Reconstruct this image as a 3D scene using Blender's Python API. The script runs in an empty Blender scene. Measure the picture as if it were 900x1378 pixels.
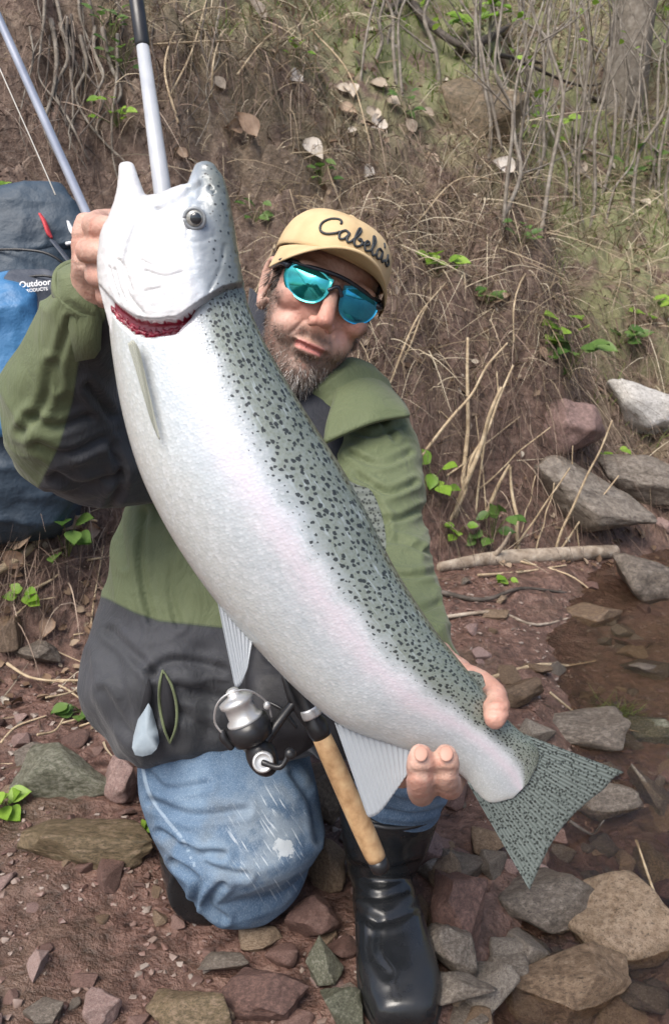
import bpy, bmesh, math, random
import numpy as np
from mathutils import Vector, Matrix
random.seed(7); RNG = np.random.default_rng(11)
R = math.radians
scene = bpy.context.scene
COL = scene.collection

# ------------------------------------------------------------------ camera
FPX, CX, CY, CAMH, PITCH = 1100.0, 450.0, 689.0, 0.95, R(17)
cd = bpy.data.cameras.new('camera'); cam = bpy.data.objects.new('camera', cd); COL.objects.link(cam)
cam.location = (0, 0, CAMH); cam.rotation_euler = (R(90) - PITCH, 0, 0)
cd.sensor_fit = 'VERTICAL'; cd.angle = 2 * math.atan(689 / FPX); cd.clip_start = 0.05; cd.clip_end = 200
cd.dof.use_dof = True; cd.dof.focus_distance = 0.95; cd.dof.aperture_fstop = 9.0
scene.camera = cam
# ------------------------------------------------------------------ light (bright overcast)
SUN_EL, SUN_AZ = R(58), R(215)          # azimuth: clockwise from +Y; sun behind and to the left of the camera
world = bpy.data.worlds.new('World'); scene.world = world; world.use_nodes = True
wn = world.node_tree.nodes; wl = world.node_tree.links
bg = wn['Background']; sky = wn.new('ShaderNodeTexSky'); sky.sky_type = 'NISHITA'; sky.sun_disc = False
sky.sun_elevation = SUN_EL; sky.sun_rotation = SUN_AZ; sky.air_density = 1.0; sky.dust_density = 4.0; sky.ozone_density = 0.6
wl.new(sky.outputs[0], bg.inputs[0]); bg.inputs[1].default_value = 0.115
sd = bpy.data.lights.new('sun', 'SUN'); sd.energy = 2.1; sd.angle = R(38); sd.color = (1, 0.965, 0.91)
sun = bpy.data.objects.new('sun', sd); COL.objects.link(sun)
sdir = Vector((math.sin(SUN_AZ) * math.cos(SUN_EL), math.cos(SUN_AZ) * math.cos(SUN_EL), math.sin(SUN_EL)))
sun.rotation_euler = sdir.to_track_quat('Z', 'Y').to_euler(); sun.location = (-2, -3, 6)
vs = scene.view_settings; vs.view_transform = 'Standard'; vs.look = 'None'; vs.exposure = 0.9; vs.gamma = 1.0
vs.use_curve_mapping = False

# ------------------------------------------------------------------ helpers: space
FWD = np.array([0, math.cos(PITCH), -math.sin(PITCH)]); UPV = np.array([0, math.sin(PITCH), math.cos(PITCH)]); RGT = np.array([1.0, 0, 0])
CAM = np.array([0, 0, CAMH])
def P(px, py, d):
    return CAM + FWD * d + RGT * ((px - CX) / FPX * d) - UPV * ((py - CY) / FPX * d)
def to_px(A):
    q = A - CAM; d = q @ FWD
    return CX + FPX * (q @ RGT) / d, CY - FPX * (q @ UPV) / d, d
def nrm(v):
    v = np.asarray(v, float); return v / (np.linalg.norm(v, axis=-1, keepdims=True) + 1e-12)
def sstep(x, a, b):
    t = np.clip((x - a) / (b - a), 0, 1); return t * t * (3 - 2 * t)
def _h(i, j, k, s):
    n = (i.astype(np.int64) * 374761393 + j.astype(np.int64) * 668265263 + k.astype(np.int64) * 1274126177 + s * 362437) & 0xffffffff
    n = ((n ^ (n >> 13)) * 1274126177) & 0xffffffff
    n = ((n ^ (n >> 16)) * 2246822519) & 0xffffffff
    return ((n ^ (n >> 15)) & 0xffffff) / 16777215.0
def vnoise(A, s=0):
    A = np.asarray(A, float); I = np.floor(A).astype(np.int64); f = A - I; f = f * f * (3 - 2 * f)
    o = 0
    for a in (0, 1):
        wx = f[:, 0] if a else 1 - f[:, 0]
        for b in (0, 1):
            wy = f[:, 1] if b else 1 - f[:, 1]
            for c in (0, 1):
                wz = f[:, 2] if c else 1 - f[:, 2]
                o = o + wx * wy * wz * _h(I[:, 0] + a, I[:, 1] + b, I[:, 2] + c, s)
    return o
def fbm(A, o=4, s=0):
    r = 0; amp = 0.5; A = np.asarray(A, float)
    for k in range(o):
        r = r + amp * vnoise(A * (2 ** k) + 17.3 * k, s + k); amp *= 0.5
    return r
def ridged(A, o=3, s=0):
    r = 0; amp = 0.6
    for k in range(o):
        r = r + amp * (1 - np.abs(2 * vnoise(A * (2 ** k) + 9.1 * k, s + k) - 1)) ** 2; amp *= 0.45
    return r
def xyz(x, y, z=0):
    x = np.asarray(x, float); return np.stack([x, np.asarray(y, float), np.zeros_like(x) + z], 1)

# ------------------------------------------------------------------ helpers: meshes
def mesh(name, v, f, smooth=True):
    me = bpy.data.meshes.new(name); me.from_pydata([tuple(map(float, p)) for p in v], [], [tuple(map(int, q)) for q in f]); me.update()
    if smooth: me.polygons.foreach_set('use_smooth', [True] * len(me.polygons))
    return me
def fast_mesh(name, v, f, smooth=True):          # v (n,3) array, f (m,k) array of one polygon size
    v = np.asarray(v, np.float32); f = np.asarray(f, np.int32); k = f.shape[1]
    me = bpy.data.meshes.new(name); me.vertices.add(len(v)); me.vertices.foreach_set('co', v.ravel())
    me.loops.add(f.size); me.loops.foreach_set('vertex_index', f.ravel())
    me.polygons.add(len(f)); me.polygons.foreach_set('loop_start', np.arange(0, f.size, k, dtype=np.int32))
    me.update(calc_edges=True)
    if smooth: me.polygons.foreach_set('use_smooth', np.ones(len(f), bool))
    return me
def attr(me, name, val):
    a = me.attributes.new(name, 'FLOAT', 'POINT'); a.data.foreach_set('value', np.asarray(val, np.float32))
def verts(me):
    a = np.empty(len(me.vertices) * 3, np.float32); me.vertices.foreach_get('co', a); return a.reshape(-1, 3).astype(float)
def normals(me):
    a = np.empty(len(me.vertices) * 3, np.float32); me.vertices.foreach_get('normal', a); return a.reshape(-1, 3).astype(float)
def set_verts(me, v):
    me.vertices.foreach_set('co', np.asarray(v, np.float32).ravel()); me.update()
def tag(o, label=None, cat=None, group=None, kind=None):
    if label: o['label'] = label
    if cat: o['category'] = cat
    if group: o['group'] = group
    if kind: o['kind'] = kind
    return o
def obj(name, me, m=None, parent=None, label=None, cat=None, group=None, kind=None):
    o = bpy.data.objects.new(name, me); COL.objects.link(o)
    if m is not None and me is not None and not me.materials: me.materials.append(m)
    if parent is not None:
        o.parent = parent
        if parent.type == 'EMPTY': o.matrix_parent_inverse = Matrix.Translation(-Vector(parent.location))
    return tag(o, label, cat, group, kind)
def empty(name, loc, label, cat, group=None):
    o = bpy.data.objects.new(name, None); COL.objects.link(o); o.location = loc; o.empty_display_size = 0.02
    return tag(o, label, cat, group)
def catmull(a, sub):
    a = np.asarray(a, float); n = len(a); e = np.vstack([2 * a[0] - a[1], a, 2 * a[-1] - a[-2]]); out = []
    for i in range(n - 1):
        p0, p1, p2, p3 = e[i:i + 4]
        for k in range(sub):
            t = k / sub
            out.append(0.5 * (2 * p1 + (p2 - p0) * t + (2 * p0 - 5 * p1 + 4 * p2 - p3) * t * t + (3 * p1 - p0 - 3 * p2 + p3) * t ** 3))
    out.append(a[-1]); return np.array(out)
def loft(C, A, B, n=24, sub=4, e=2.0, rnd=True):
    """closed tube: centres C with half-axis vectors A and B; rounded ends"""
    S = np.hstack([C, A, B]); S = catmull(S, sub) if sub > 1 else np.asarray(S, float)
    C, A, B = S[:, :3], S[:, 3:6], S[:, 6:9]
    if rnd:
        t0 = nrm(C[0] - C[1]); t1 = nrm(C[-1] - C[-2])
        r0 = min(np.linalg.norm(A[0]), np.linalg.norm(B[0])); r1 = min(np.linalg.norm(A[-1]), np.linalg.norm(B[-1]))
        ks = [(0.92, .4), (0.7, .72), (0.36, .94)]
        pre = [(C[0] + t0 * r0 * h * .6, A[0] * k, B[0] * k) for k, h in ks][::-1]; post = [(C[-1] + t1 * r1 * h * .6, A[-1] * k, B[-1] * k) for k, h in ks]
        C = np.vstack([[p[0] for p in pre], C, [p[0] for p in post]]); A = np.vstack([[p[1] for p in pre], A, [p[1] for p in post]]); B = np.vstack([[p[2] for p in pre], B, [p[2] for p in post]])
    th = np.linspace(0, 2 * np.pi, n, endpoint=False); c, s = np.cos(th), np.sin(th)
    c, s = np.sign(c) * np.abs(c) ** (2 / e), np.sign(s) * np.abs(s) ** (2 / e)
    v = C[:, None, :] + A[:, None, :] * c[None, :, None] + B[:, None, :] * s[None, :, None]
    m = len(C); v = v.reshape(-1, 3); f = []
    for i in range(m - 1):
        for j in range(n):
            k = (j + 1) % n; f.append((i * n + j, i * n + k, (i + 1) * n + k, (i + 1) * n + j))
    a = len(v); v = np.vstack([v, C[0], C[-1]])
    for j in range(n):
        k = (j + 1) % n; f.append((a, k, j)); f.append((a + 1, (m - 1) * n + j, (m - 1) * n + k))
    return v, f
def frames(C, a0=None):
    C = np.asarray(C, float); T = nrm(np.gradient(C, axis=0)); out = []
    a = a0 if a0 is not None else np.cross(T[0], nrm(C[0] - CAM))
    if np.linalg.norm(a) < 1e-4: a = np.cross(T[0], [0, 0, 1.0])
    for t in T:
        a = nrm(a - t * (a @ t)); out.append((a, np.cross(t, a)))
    return np.array([o[0] for o in out]), np.array([o[1] for o in out])
def pxtube(st, n=20, sub=4, e=2.0, rnd=True):
    C = np.array([P(*s[:3]) for s in st]); A, B = frames(C)
    ra = np.array([s[3] for s in st]); rb = np.array([s[4] if len(s) > 4 else s[3] for s in st])
    return loft(C, A * ra[:, None], B * rb[:, None], n, sub, e, rnd)
def wtube(pts, rad, n=10, sub=3, rnd=True, flat=1.0):
    C = np.asarray(pts, float); A, B = frames(C, np.cross(nrm(C[1] - C[0]), [0.3, 0.2, 0.93]))
    rad = np.ones(len(C)) * np.asarray(rad); return loft(C, A * rad[:, None], B * rad[:, None] * flat, n, sub, 2.0, rnd)
def ellip(c, r, M=None, n=24, m=16):
    v = []; f = []
    for i in range(1, m):
        p = math.pi * i / m
        for j in range(n):
            t = 2 * math.pi * j / n; v.append((math.sin(p) * math.cos(t) * r[0], math.sin(p) * math.sin(t) * r[1], math.cos(p) * r[2]))
    for i in range(m - 2):
        for j in range(n):
            k = (j + 1) % n; f.append((i * n + j, i * n + k, (i + 1) * n + k, (i + 1) * n + j))
    a = len(v); v += [(0, 0, r[2]), (0, 0, -r[2])]
    for j in range(n):
        k = (j + 1) % n; f.append((a, k, j)); f.append((a + 1, (m - 2) * n + j, (m - 2) * n + k))
    v = np.array(v)
    if M is not None: v = v @ np.asarray(M).T
    return v + np.asarray(c), f
def join(parts):
    V_, F_, o = [], [], 0
    for v, f in parts:
        V_.append(np.asarray(v)); F_ += [tuple(i + o for i in q) for q in f]; o += len(v)
    return np.vstack(V_), F_
def union(name, parts, voxel, smooth=4, fac=0.5):
    v, f = join(parts); tmp = bpy.data.objects.new('tmp', mesh('tmp', v, f)); COL.objects.link(tmp)
    m = tmp.modifiers.new('r', 'REMESH'); m.mode = 'VOXEL'; m.voxel_size = voxel; m.adaptivity = 0
    if smooth:
        s = tmp.modifiers.new('s', 'SMOOTH'); s.factor = fac; s.iterations = smooth
    dg = bpy.context.evaluated_depsgraph_get(); me = bpy.data.meshes.new_from_object(tmp.evaluated_get(dg)); me.name = name
    bpy.data.objects.remove(tmp); me.polygons.foreach_set('use_smooth', [True] * len(me.polygons)); me.materials.clear(); return me
def smooth_mesh(me): me.polygons.foreach_set('use_smooth', [True] * len(me.polygons)); return me

# ------------------------------------------------------------------ helpers: materials
class Mat:
    def __init__(s, name):
        s.m = bpy.data.materials.new(name); s.m.use_nodes = True; s.nt = s.m.node_tree; s.n = s.nt.nodes; s.l = s.nt.links
        s.b = s.n['Principled BSDF']; s.tc = s.n.new('ShaderNodeTexCoord'); s.out = s.n['Material Output']
    def lk(s, a, b): s.l.new(a, b)
    def set(s, k, v):
        i = s.b.inputs[k]
        if hasattr(v, 'is_linked') or isinstance(v, bpy.types.NodeSocket): s.lk(v, i)
        else: i.default_value = v if not isinstance(v, tuple) or len(v) == 4 or k not in ('Base Color', 'Emission Color', 'Specular Tint') else (*v, 1)
    def mapping(s, scale=(1, 1, 1), rot=(0, 0, 0), src=None):
        n = s.n.new('ShaderNodeMapping'); n.inputs['Scale'].default_value = scale; n.inputs['Rotation'].default_value = rot
        s.lk(src or s.tc.outputs['Object'], n.inputs[0]); return n.outputs[0]
    def noise(s, scale, detail=4, vec=None, rough=0.55, dist=0.0):
        n = s.n.new('ShaderNodeTexNoise'); n.inputs['Scale'].default_value = scale; n.inputs['Detail'].default_value = detail
        n.inputs['Roughness'].default_value = rough; n.inputs['Distortion'].default_value = dist; s.lk(vec or s.tc.outputs['Object'], n.inputs['Vector']); return n.outputs['Fac']
    def voro(s, scale, vec=None, feature='F1', rnd=1.0, out='Distance'):
        n = s.n.new('ShaderNodeTexVoronoi'); n.inputs['Scale'].default_value = scale; n.feature = feature; n.inputs['Randomness'].default_value = rnd
        s.lk(vec or s.tc.outputs['Object'], n.inputs['Vector']); return n.outputs[out]
    def attr(s, name):
        n = s.n.new('ShaderNodeAttribute'); n.attribute_name = name; return n.outputs['Fac']
    def rnd(s): return s.n.new('ShaderNodeObjectInfo').outputs['Random']
    def ramp(s, fac, stops, interp='LINEAR'):
        n = s.n.new('ShaderNodeValToRGB'); e = n.color_ramp.elements; n.color_ramp.interpolation = interp
        while len(e) < len(stops): e.new(0.5)
        for q, (p, c) in zip(e, stops): q.position = p; q.color = (*c, 1) if isinstance(c, tuple) else (c, c, c, 1)
        s.lk(fac, n.inputs[0]); return n.outputs[0]
    def math(s, op, a, b=0.0, clamp=False):
        n = s.n.new('ShaderNodeMath'); n.operation = op; n.use_clamp = clamp
        for i, x in enumerate((a, b)):
            if isinstance(x, bpy.types.NodeSocket): s.lk(x, n.inputs[i])
            else: n.inputs[i].default_value = x
        return n.outputs[0]
    def step(s, x, a, b):
        n = s.n.new('ShaderNodeMapRange'); n.interpolation_type = 'SMOOTHSTEP'; s.lk(x, n.inputs[0]); n.inputs[1].default_value = a; n.inputs[2].default_value = b; return n.outputs[0]
    def mix(s, f, a, b, mode='MIX'):
        n = s.n.new('ShaderNodeMix'); n.data_type = 'RGBA'; n.blend_type = mode
        for i, x in ((0, f), (6, a), (7, b)):
            if isinstance(x, bpy.types.NodeSocket): s.lk(x, n.inputs[i])
            elif i: n.inputs[i].default_value = (*x, 1)
            else: n.inputs[0].default_value = x
        return n.outputs[2]
    def bump(s, h, strength=0.3, dist=0.01, prev=None):
        n = s.n.new('ShaderNodeBump'); n.inputs['Strength'].default_value = strength; n.inputs['Distance'].default_value = dist; s.lk(h, n.inputs['Height'])
        if prev is not None: s.lk(prev, n.inputs['Normal'])
        s.lk(n.outputs[0], s.b.inputs['Normal']); return n.outputs[0]
def simple(name, stops, scale=12, rough=0.6, bump=0.2, bscale=60, bdist=0.004, metal=0.0, detail=5, spec=0.5, vec=None, coat=0.0, rvar=0.1, objvar=0.0):
    """noise-driven colour, roughness and relief"""
    m = Mat(name); sv = m.mapping(vec) if vec else None
    f = m.noise(scale, detail, sv)
    if objvar: f = m.math('ADD', f, m.math('MULTIPLY', m.math('SUBTRACT', m.rnd(), 0.5), objvar))
    m.set('Base Color', m.ramp(f, stops)); m.set('Metallic', metal); m.set('Specular IOR Level', spec)
    m.set('Roughness', m.math('ADD', m.math('MULTIPLY', m.math('SUBTRACT', m.noise(scale * 2.3, 3, sv), 0.5), rvar * 2), rough, True))
    if coat: m.set('Coat Weight', coat); m.set('Coat Roughness', 0.15)
    if bump: m.bump(m.noise(bscale, 5, sv), bump, bdist)
    return m.m

# ================================================================== TERRAIN
CREEK = np.array([[1.6, 2.75], [1.05, 2.35], [0.80, 1.9], [0.68, 1.45], [0.50, 1.1], [0.34, 0.85], [0.28, 0.3], [0.3, -2.0]])
CWID = np.array([.34, .30, .26, .20, .16, .17, .2, .3])
def creek_d(x, y):
    best = np.full(x.shape, 9.0)
    for i in range(len(CREEK) - 1):
        a, b = CREEK[i], CREEK[i + 1]; ab = b - a; t = np.clip(((x - a[0]) * ab[0] + (y - a[1]) * ab[1]) / (ab @ ab), 0, 1)
        d = np.hypot(x - a[0] - t * ab[0], y - a[1] - t * ab[1]) / (CWID[i] * (1 - t) + CWID[i + 1] * t); best = np.minimum(best, d)
    return best
def prof(t, xs, ys):
    return sum(np.interp(t + o, xs, ys) for o in (-.09, -.045, 0, .045, .09)) / 5
def height(x, y, fine=True):
    x = np.asarray(x, float); y = np.asarray(y, float); sh = x.shape; x = x.ravel(); y = y.ravel()
    toe = np.interp(x, [-8, -1.2, -.5, 0, .5, 1.0, 2, 8], [1.2, 1.5, 1.85, 2.3, 2.62, 2.75, 2.85, 3.2])
    toe = toe + 0.16 * (fbm(xyz(x * 2.2, x * 0), 2, 5) - .37)
    t = y - toe
    zl = prof(t, [-5, 0, .36, .52, .80, 1.4, 3, 6, 20, 60], [0, .03, .5, .6, .8, 1.75, 2.9, 5, 14, 36])
    zr = prof(t, [-5, 0, .10, .42, 2.4, 6, 20, 60], [0, 0, .30, .85, 2.35, 4.9, 14, 36])
    zq = prof(t, [-5, 0, .7, 1.0, 2.4, 6, 20, 60], [0, .02, .42, .72, 1.9, 4.6, 14, 36])
    w = sstep(x, -.45, .3); z = zl * (1 - w) + zr * w; w2 = sstep(x, .75, 1.1); z = z * (1 - w2) + zq * w2
    bank = sstep(t, -.1, .5)
    p = xyz(x, y)
    z = z + .022 + (fbm(p * 3.1, 3, 1) - .44) * (.035 + .10 * bank)
    rid = ridged(xyz(x * 7, y * 2.2 + z * 3), 3, 9)
    z = z - bank * (.10 + .10 * sstep(-x, -.1, .5)) * (rid - .35) * sstep(-t, -2.5, -.9) - bank * .05 * (rid - .35)
    if fine:
        z = z + (fbm(p * 13, 3, 21) - .44) * (.030 + .04 * bank) + (ridged(p * 26, 2, 31) - .4) * (.015 + .006 * bank)
    c = creek_d(x, y); z = z - .10 * np.exp(-(c * 1.05) ** 4) * (1 - bank)
    foot = np.exp(-(((x + .05) / .28) ** 4 + ((y - 1.02) / .3) ** 4)); z = z * (1 - foot) + .004 * foot
    return z.reshape(sh)
def axis(segs):
    out = [segs[0][0]]
    for a, b, s in segs:
        n = max(1, int(round((b - a) / s))); out += list(a + (b - a) * (np.arange(n) + 1) / n)
    return np.array(out)
gx = axis([(-45, -8, 2.5), (-8, -3, .25), (-3, -1.5, .04), (-1.5, 1.7, .0125), (1.7, 4, .04), (4, 8, .25), (8, 45, 2.5)])
gy = axis([(-40, -4, 2.5), (-4, .4, .15), (.4, 3.6, .0125), (3.6, 7, .035), (7, 14, .2), (14, 60, 2.5)])
X, Y = np.meshgrid(gx, gy); Z = height(X, Y)
TV = np.stack([X, Y, Z], 2)
nx = len(gx); ii = (np.arange(len(gy) - 1)[:, None] * nx + np.arange(nx - 1)[None, :]).ravel()
tme = fast_mesh('ground', TV.reshape(-1, 3), np.stack([ii, ii + 1, ii + nx + 1, ii + nx], 1))
toe0 = np.interp(X.ravel(), [-8, -1.2, -.5, 0, .5, 1.0, 2, 8], [1.2, 1.5, 1.85, 2.3, 2.62, 2.75, 2.85, 3.2])
attr(tme, 'bank', sstep(Y.ravel() - toe0, -.25, .6)); attr(tme, 'wet', np.exp(-(creek_d(X.ravel(), Y.ravel()) / 1.7) ** 2))
attr(tme, 'green', sstep(Y.ravel() - toe0 + X.ravel() * .45, .7, 1.9))
m = Mat('muddy ground')
n1 = m.noise(3.1, 6); n2 = m.noise(38, 6, None, .65); n3 = m.noise(150, 4)
mud = m.ramp(n2, [(.30, (.028, .014, .010)), (.45, (.092, .048, .036)), (.58, (.165, .092, .071)), (.74, (.255, .165, .13))])  # dark end widened to put shade between the lumps into the colour
mud = m.mix(m.math('MULTIPLY', m.step(n1, .48, .68), .55), mud, (.10, .075, .05))
soil = m.ramp(n2, [(.25, (.045, .028, .021)), (.48, (.13, .084, .063)), (.62, (.20, .145, .112)), (.8, (.32, .25, .19))])
soil = m.mix(m.math('MULTIPLY', m.attr('green'), m.step(m.noise(6, 4), .34, .56)), soil, (.20, .205, .10))
c = m.mix(m.attr('bank'), mud, soil); c = m.mix(m.math('MULTIPLY', m.attr('wet'), .3), c, (.13, .09, .065))
m.set('Base Color', c)
m.set('Roughness', m.math('SUBTRACT', m.math('ADD', .42, m.math('MULTIPLY', m.attr('bank'), .45)), m.math('MULTIPLY', m.step(n1, .4, .65), .14)))
b = m.bump(n2, .9, .02); m.bump(n3, .6, .006, b); M_GROUND = m.m
obj('ground', tme, M_GROUND, kind='structure')
_nrm = normals(tme).reshape(len(gy), nx, 3)
def hz(x, y): return float(height(np.array([x]), np.array([y]))[0])
def tnorm(x, y, e=.03):
    x = np.asarray(x, float); y = np.asarray(y, float)
    return nrm(np.stack([-(height(x + e, y, False) - height(x - e, y, False)) / (2 * e), -(height(x, y + e, False) - height(x, y - e, False)) / (2 * e), np.ones_like(x)], 1))
def hit(px, py, d0=.5, d1=14):
    """where the ray through a photo pixel meets the ground"""
    ds = d0 * (d1 / d0) ** np.linspace(0, 1, 700); A = np.array([P(px, py, d) for d in ds])
    below = A[:, 2] < height(A[:, 0], A[:, 1]); i = int(np.argmax(below)) if below.any() else len(ds) - 1
    return A[i], ds[i]
# water
wx = axis([(.0, 1.9, .02)]); wy = axis([(.3, 3.0, .02)]); WX, WY = np.meshgrid(wx, wy); WL = -.024
wz = WL + .004 * (fbm(xyz(WX.ravel() * 9, WY.ravel() * 6), 3, 3) - .44) + .0016 * (vnoise(xyz(WX.ravel() * 42, WY.ravel() * 30), 4) - .5)
nw = len(wx); jj = (np.arange(len(wy) - 1)[:, None] * nw + np.arange(nw - 1)[None, :]).ravel()
cdw = creek_d(WX.ravel(), WY.ravel()); Fq = np.stack([jj, jj + 1, jj + nw + 1, jj + nw], 1); Fq = Fq[(cdw[Fq] < 1.9).any(1)]
used = np.unique(Fq); mp = -np.ones(len(cdw), int); mp[used] = np.arange(len(used))
wme = fast_mesh('creek_water', xyz(WX.ravel(), WY.ravel(), wz)[used], mp[Fq])
m = Mat('creek water'); m.set('Base Color', (.80, .70, .60)); m.set('Roughness', .04); m.set('IOR', 1.33); m.set('Transmission Weight', 1.0)
m.bump(m.noise(45, 4, m.mapping((1, .6, 1))), .5, .006); M_WATER = m.m
obj('creek_water', wme, M_WATER, kind='structure')

# ================================================================== ROCKS
def rockmat(name, stops, wet=.35, objvar=.25):
    m = Mat(name); f = m.noise(9, 8, None, .62, .4); f2 = m.noise(55, 6, None, .7)
    g = m.math('ADD', f, m.math('MULTIPLY', m.math('SUBTRACT', m.rnd(), .5), objvar))
    c = m.ramp(g, stops); c = m.mix(m.math('MULTIPLY', m.step(f2, .5, .72), .4), c, tuple(min(1, x * 1.9 + .02) for x in stops[1][1]))
    c = m.mix(m.math('MULTIPLY', m.step(m.noise(23, 5, None, .65, .8), .50, .66), .75), c, tuple(x * .45 for x in stops[0][1]))  # dark veins paint crevice shade into the stone colour
    m.set('Base Color', c); m.set('Roughness', m.math('ADD', wet, m.math('MULTIPLY', f2, .3)))
    b = m.bump(f2, .5, .008); m.bump(m.noise(170, 4), .35, .003, b); return m.m
RM = {'red': rockmat('red sandstone', [(.3, (.065, .034, .027)), (.5, (.14, .078, .062)), (.7, (.22, .14, .115))]),
      'grey': rockmat('grey slate stone', [(.3, (.055, .042, .032)), (.5, (.130, .106, .084)), (.7, (.26, .225, .185))], .22),
      'tan': rockmat('tan stone', [(.3, (.075, .046, .026)), (.5, (.165, .112, .070)), (.7, (.28, .21, .145))], .22),
      'green': rockmat('greenish mossy stone', [(.3, (.034, .036, .020)), (.5, (.100, .100, .066)), (.66, (.21, .205, .16))], .28),
      'pink': rockmat('pinkish stone', [(.3, (.14, .088, .076)), (.5, (.24, .155, .135)), (.7, (.33, .245, .22))]),
      'ochre': rockmat('ochre mossy stone', [(.3, (.040, .030, .014)), (.5, (.13, .095, .050)), (.66, (.23, .165, .11))], .28),
      'pale': rockmat('stone with painted wet shine', [(.3, (.30, .28, .25)), (.5, (.45, .43, .40)), (.7, (.60, .58, .55))], .5)}  # pale tone paints the rock face's wet shine into its colour
def rock_mesh(seed, sub=2, ang=11, rough=.08, n=15):
    r = np.random.default_rng(seed); bm = bmesh.new()
    for p in nrm(r.normal(size=(n, 3))) * r.uniform(.8, 1.05, (n, 1)): bm.verts.new(p)
    res = bmesh.ops.convex_hull(bm, input=bm.verts); dead = [e for e in res['geom_interior'] if isinstance(e, bmesh.types.BMVert)]
    if dead: bmesh.ops.delete(bm, geom=dead, context='VERTS')
    bmesh.ops.dissolve_limit(bm, angle_limit=R(ang), verts=bm.verts, edges=bm.edges)
    bmesh.ops.bevel(bm, geom=list(bm.edges), offset=.09, segments=2, affect='EDGES', profile=.6, clamp_overlap=True)
    bmesh.ops.triangulate(bm, faces=bm.faces)
    for k in range(sub):
        es = [e for e in bm.edges if e.calc_length() > (.30 if k == 0 else .17)]
        bmesh.ops.subdivide_edges(bm, edges=es, cuts=1); bmesh.ops.triangulate(bm, faces=bm.faces)
    me = bpy.data.meshes.new('rock'); bm.to_mesh(me); bm.free(); v = verts(me)
    lim = np.abs(v).max(0); v = v / lim
    nn = nrm(v); v = v + nn * ((fbm(v * 2.3 + seed, 4, seed % 97) - .45) * rough * 3 + (fbm(v * 9 + seed, 3, 3) - .44) * rough)[:, None]
    set_verts(me, v); smooth_mesh(me); return me
ROCKG = {}
def rock(px, py, w, h, kind, label, seed, depth=1.0, rz=None, tilt=0.0, group=None, name='rock', sink=.3, cat='rock', zoff=0.0):
    """px,py = centre of the stone in the photo, w,h its size in pixels; it rests on the ground under it"""
    w *= 1.15; h *= 1.12; g, d = hit(px, py + h * .42); W = w / FPX * d * .5; y = g[1]
    el = math.atan2(CAMH - g[2], y); Hh = h / FPX * d * .5
    hh = max(.25 * W, min(W * 1.1, Hh / (math.cos(el) + .75 * math.sin(el)))); dd = max(W * .6, Hh * .9) * depth
    me = rock_mesh(seed, 2 if w < 60 else 3, rough=.085); o = obj(name, me, RM[kind], None, label, cat, group)
    o.scale = (W, dd, hh); yy = y + dd * .55; o.location = (g[0], yy, hz(g[0], yy) + hh * (1 - 2 * sink) + zoff)
    o.rotation_euler = (random.uniform(-.12, .12), tilt + random.uniform(-.1, .1), 0 if rz is None else rz); return o
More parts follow.
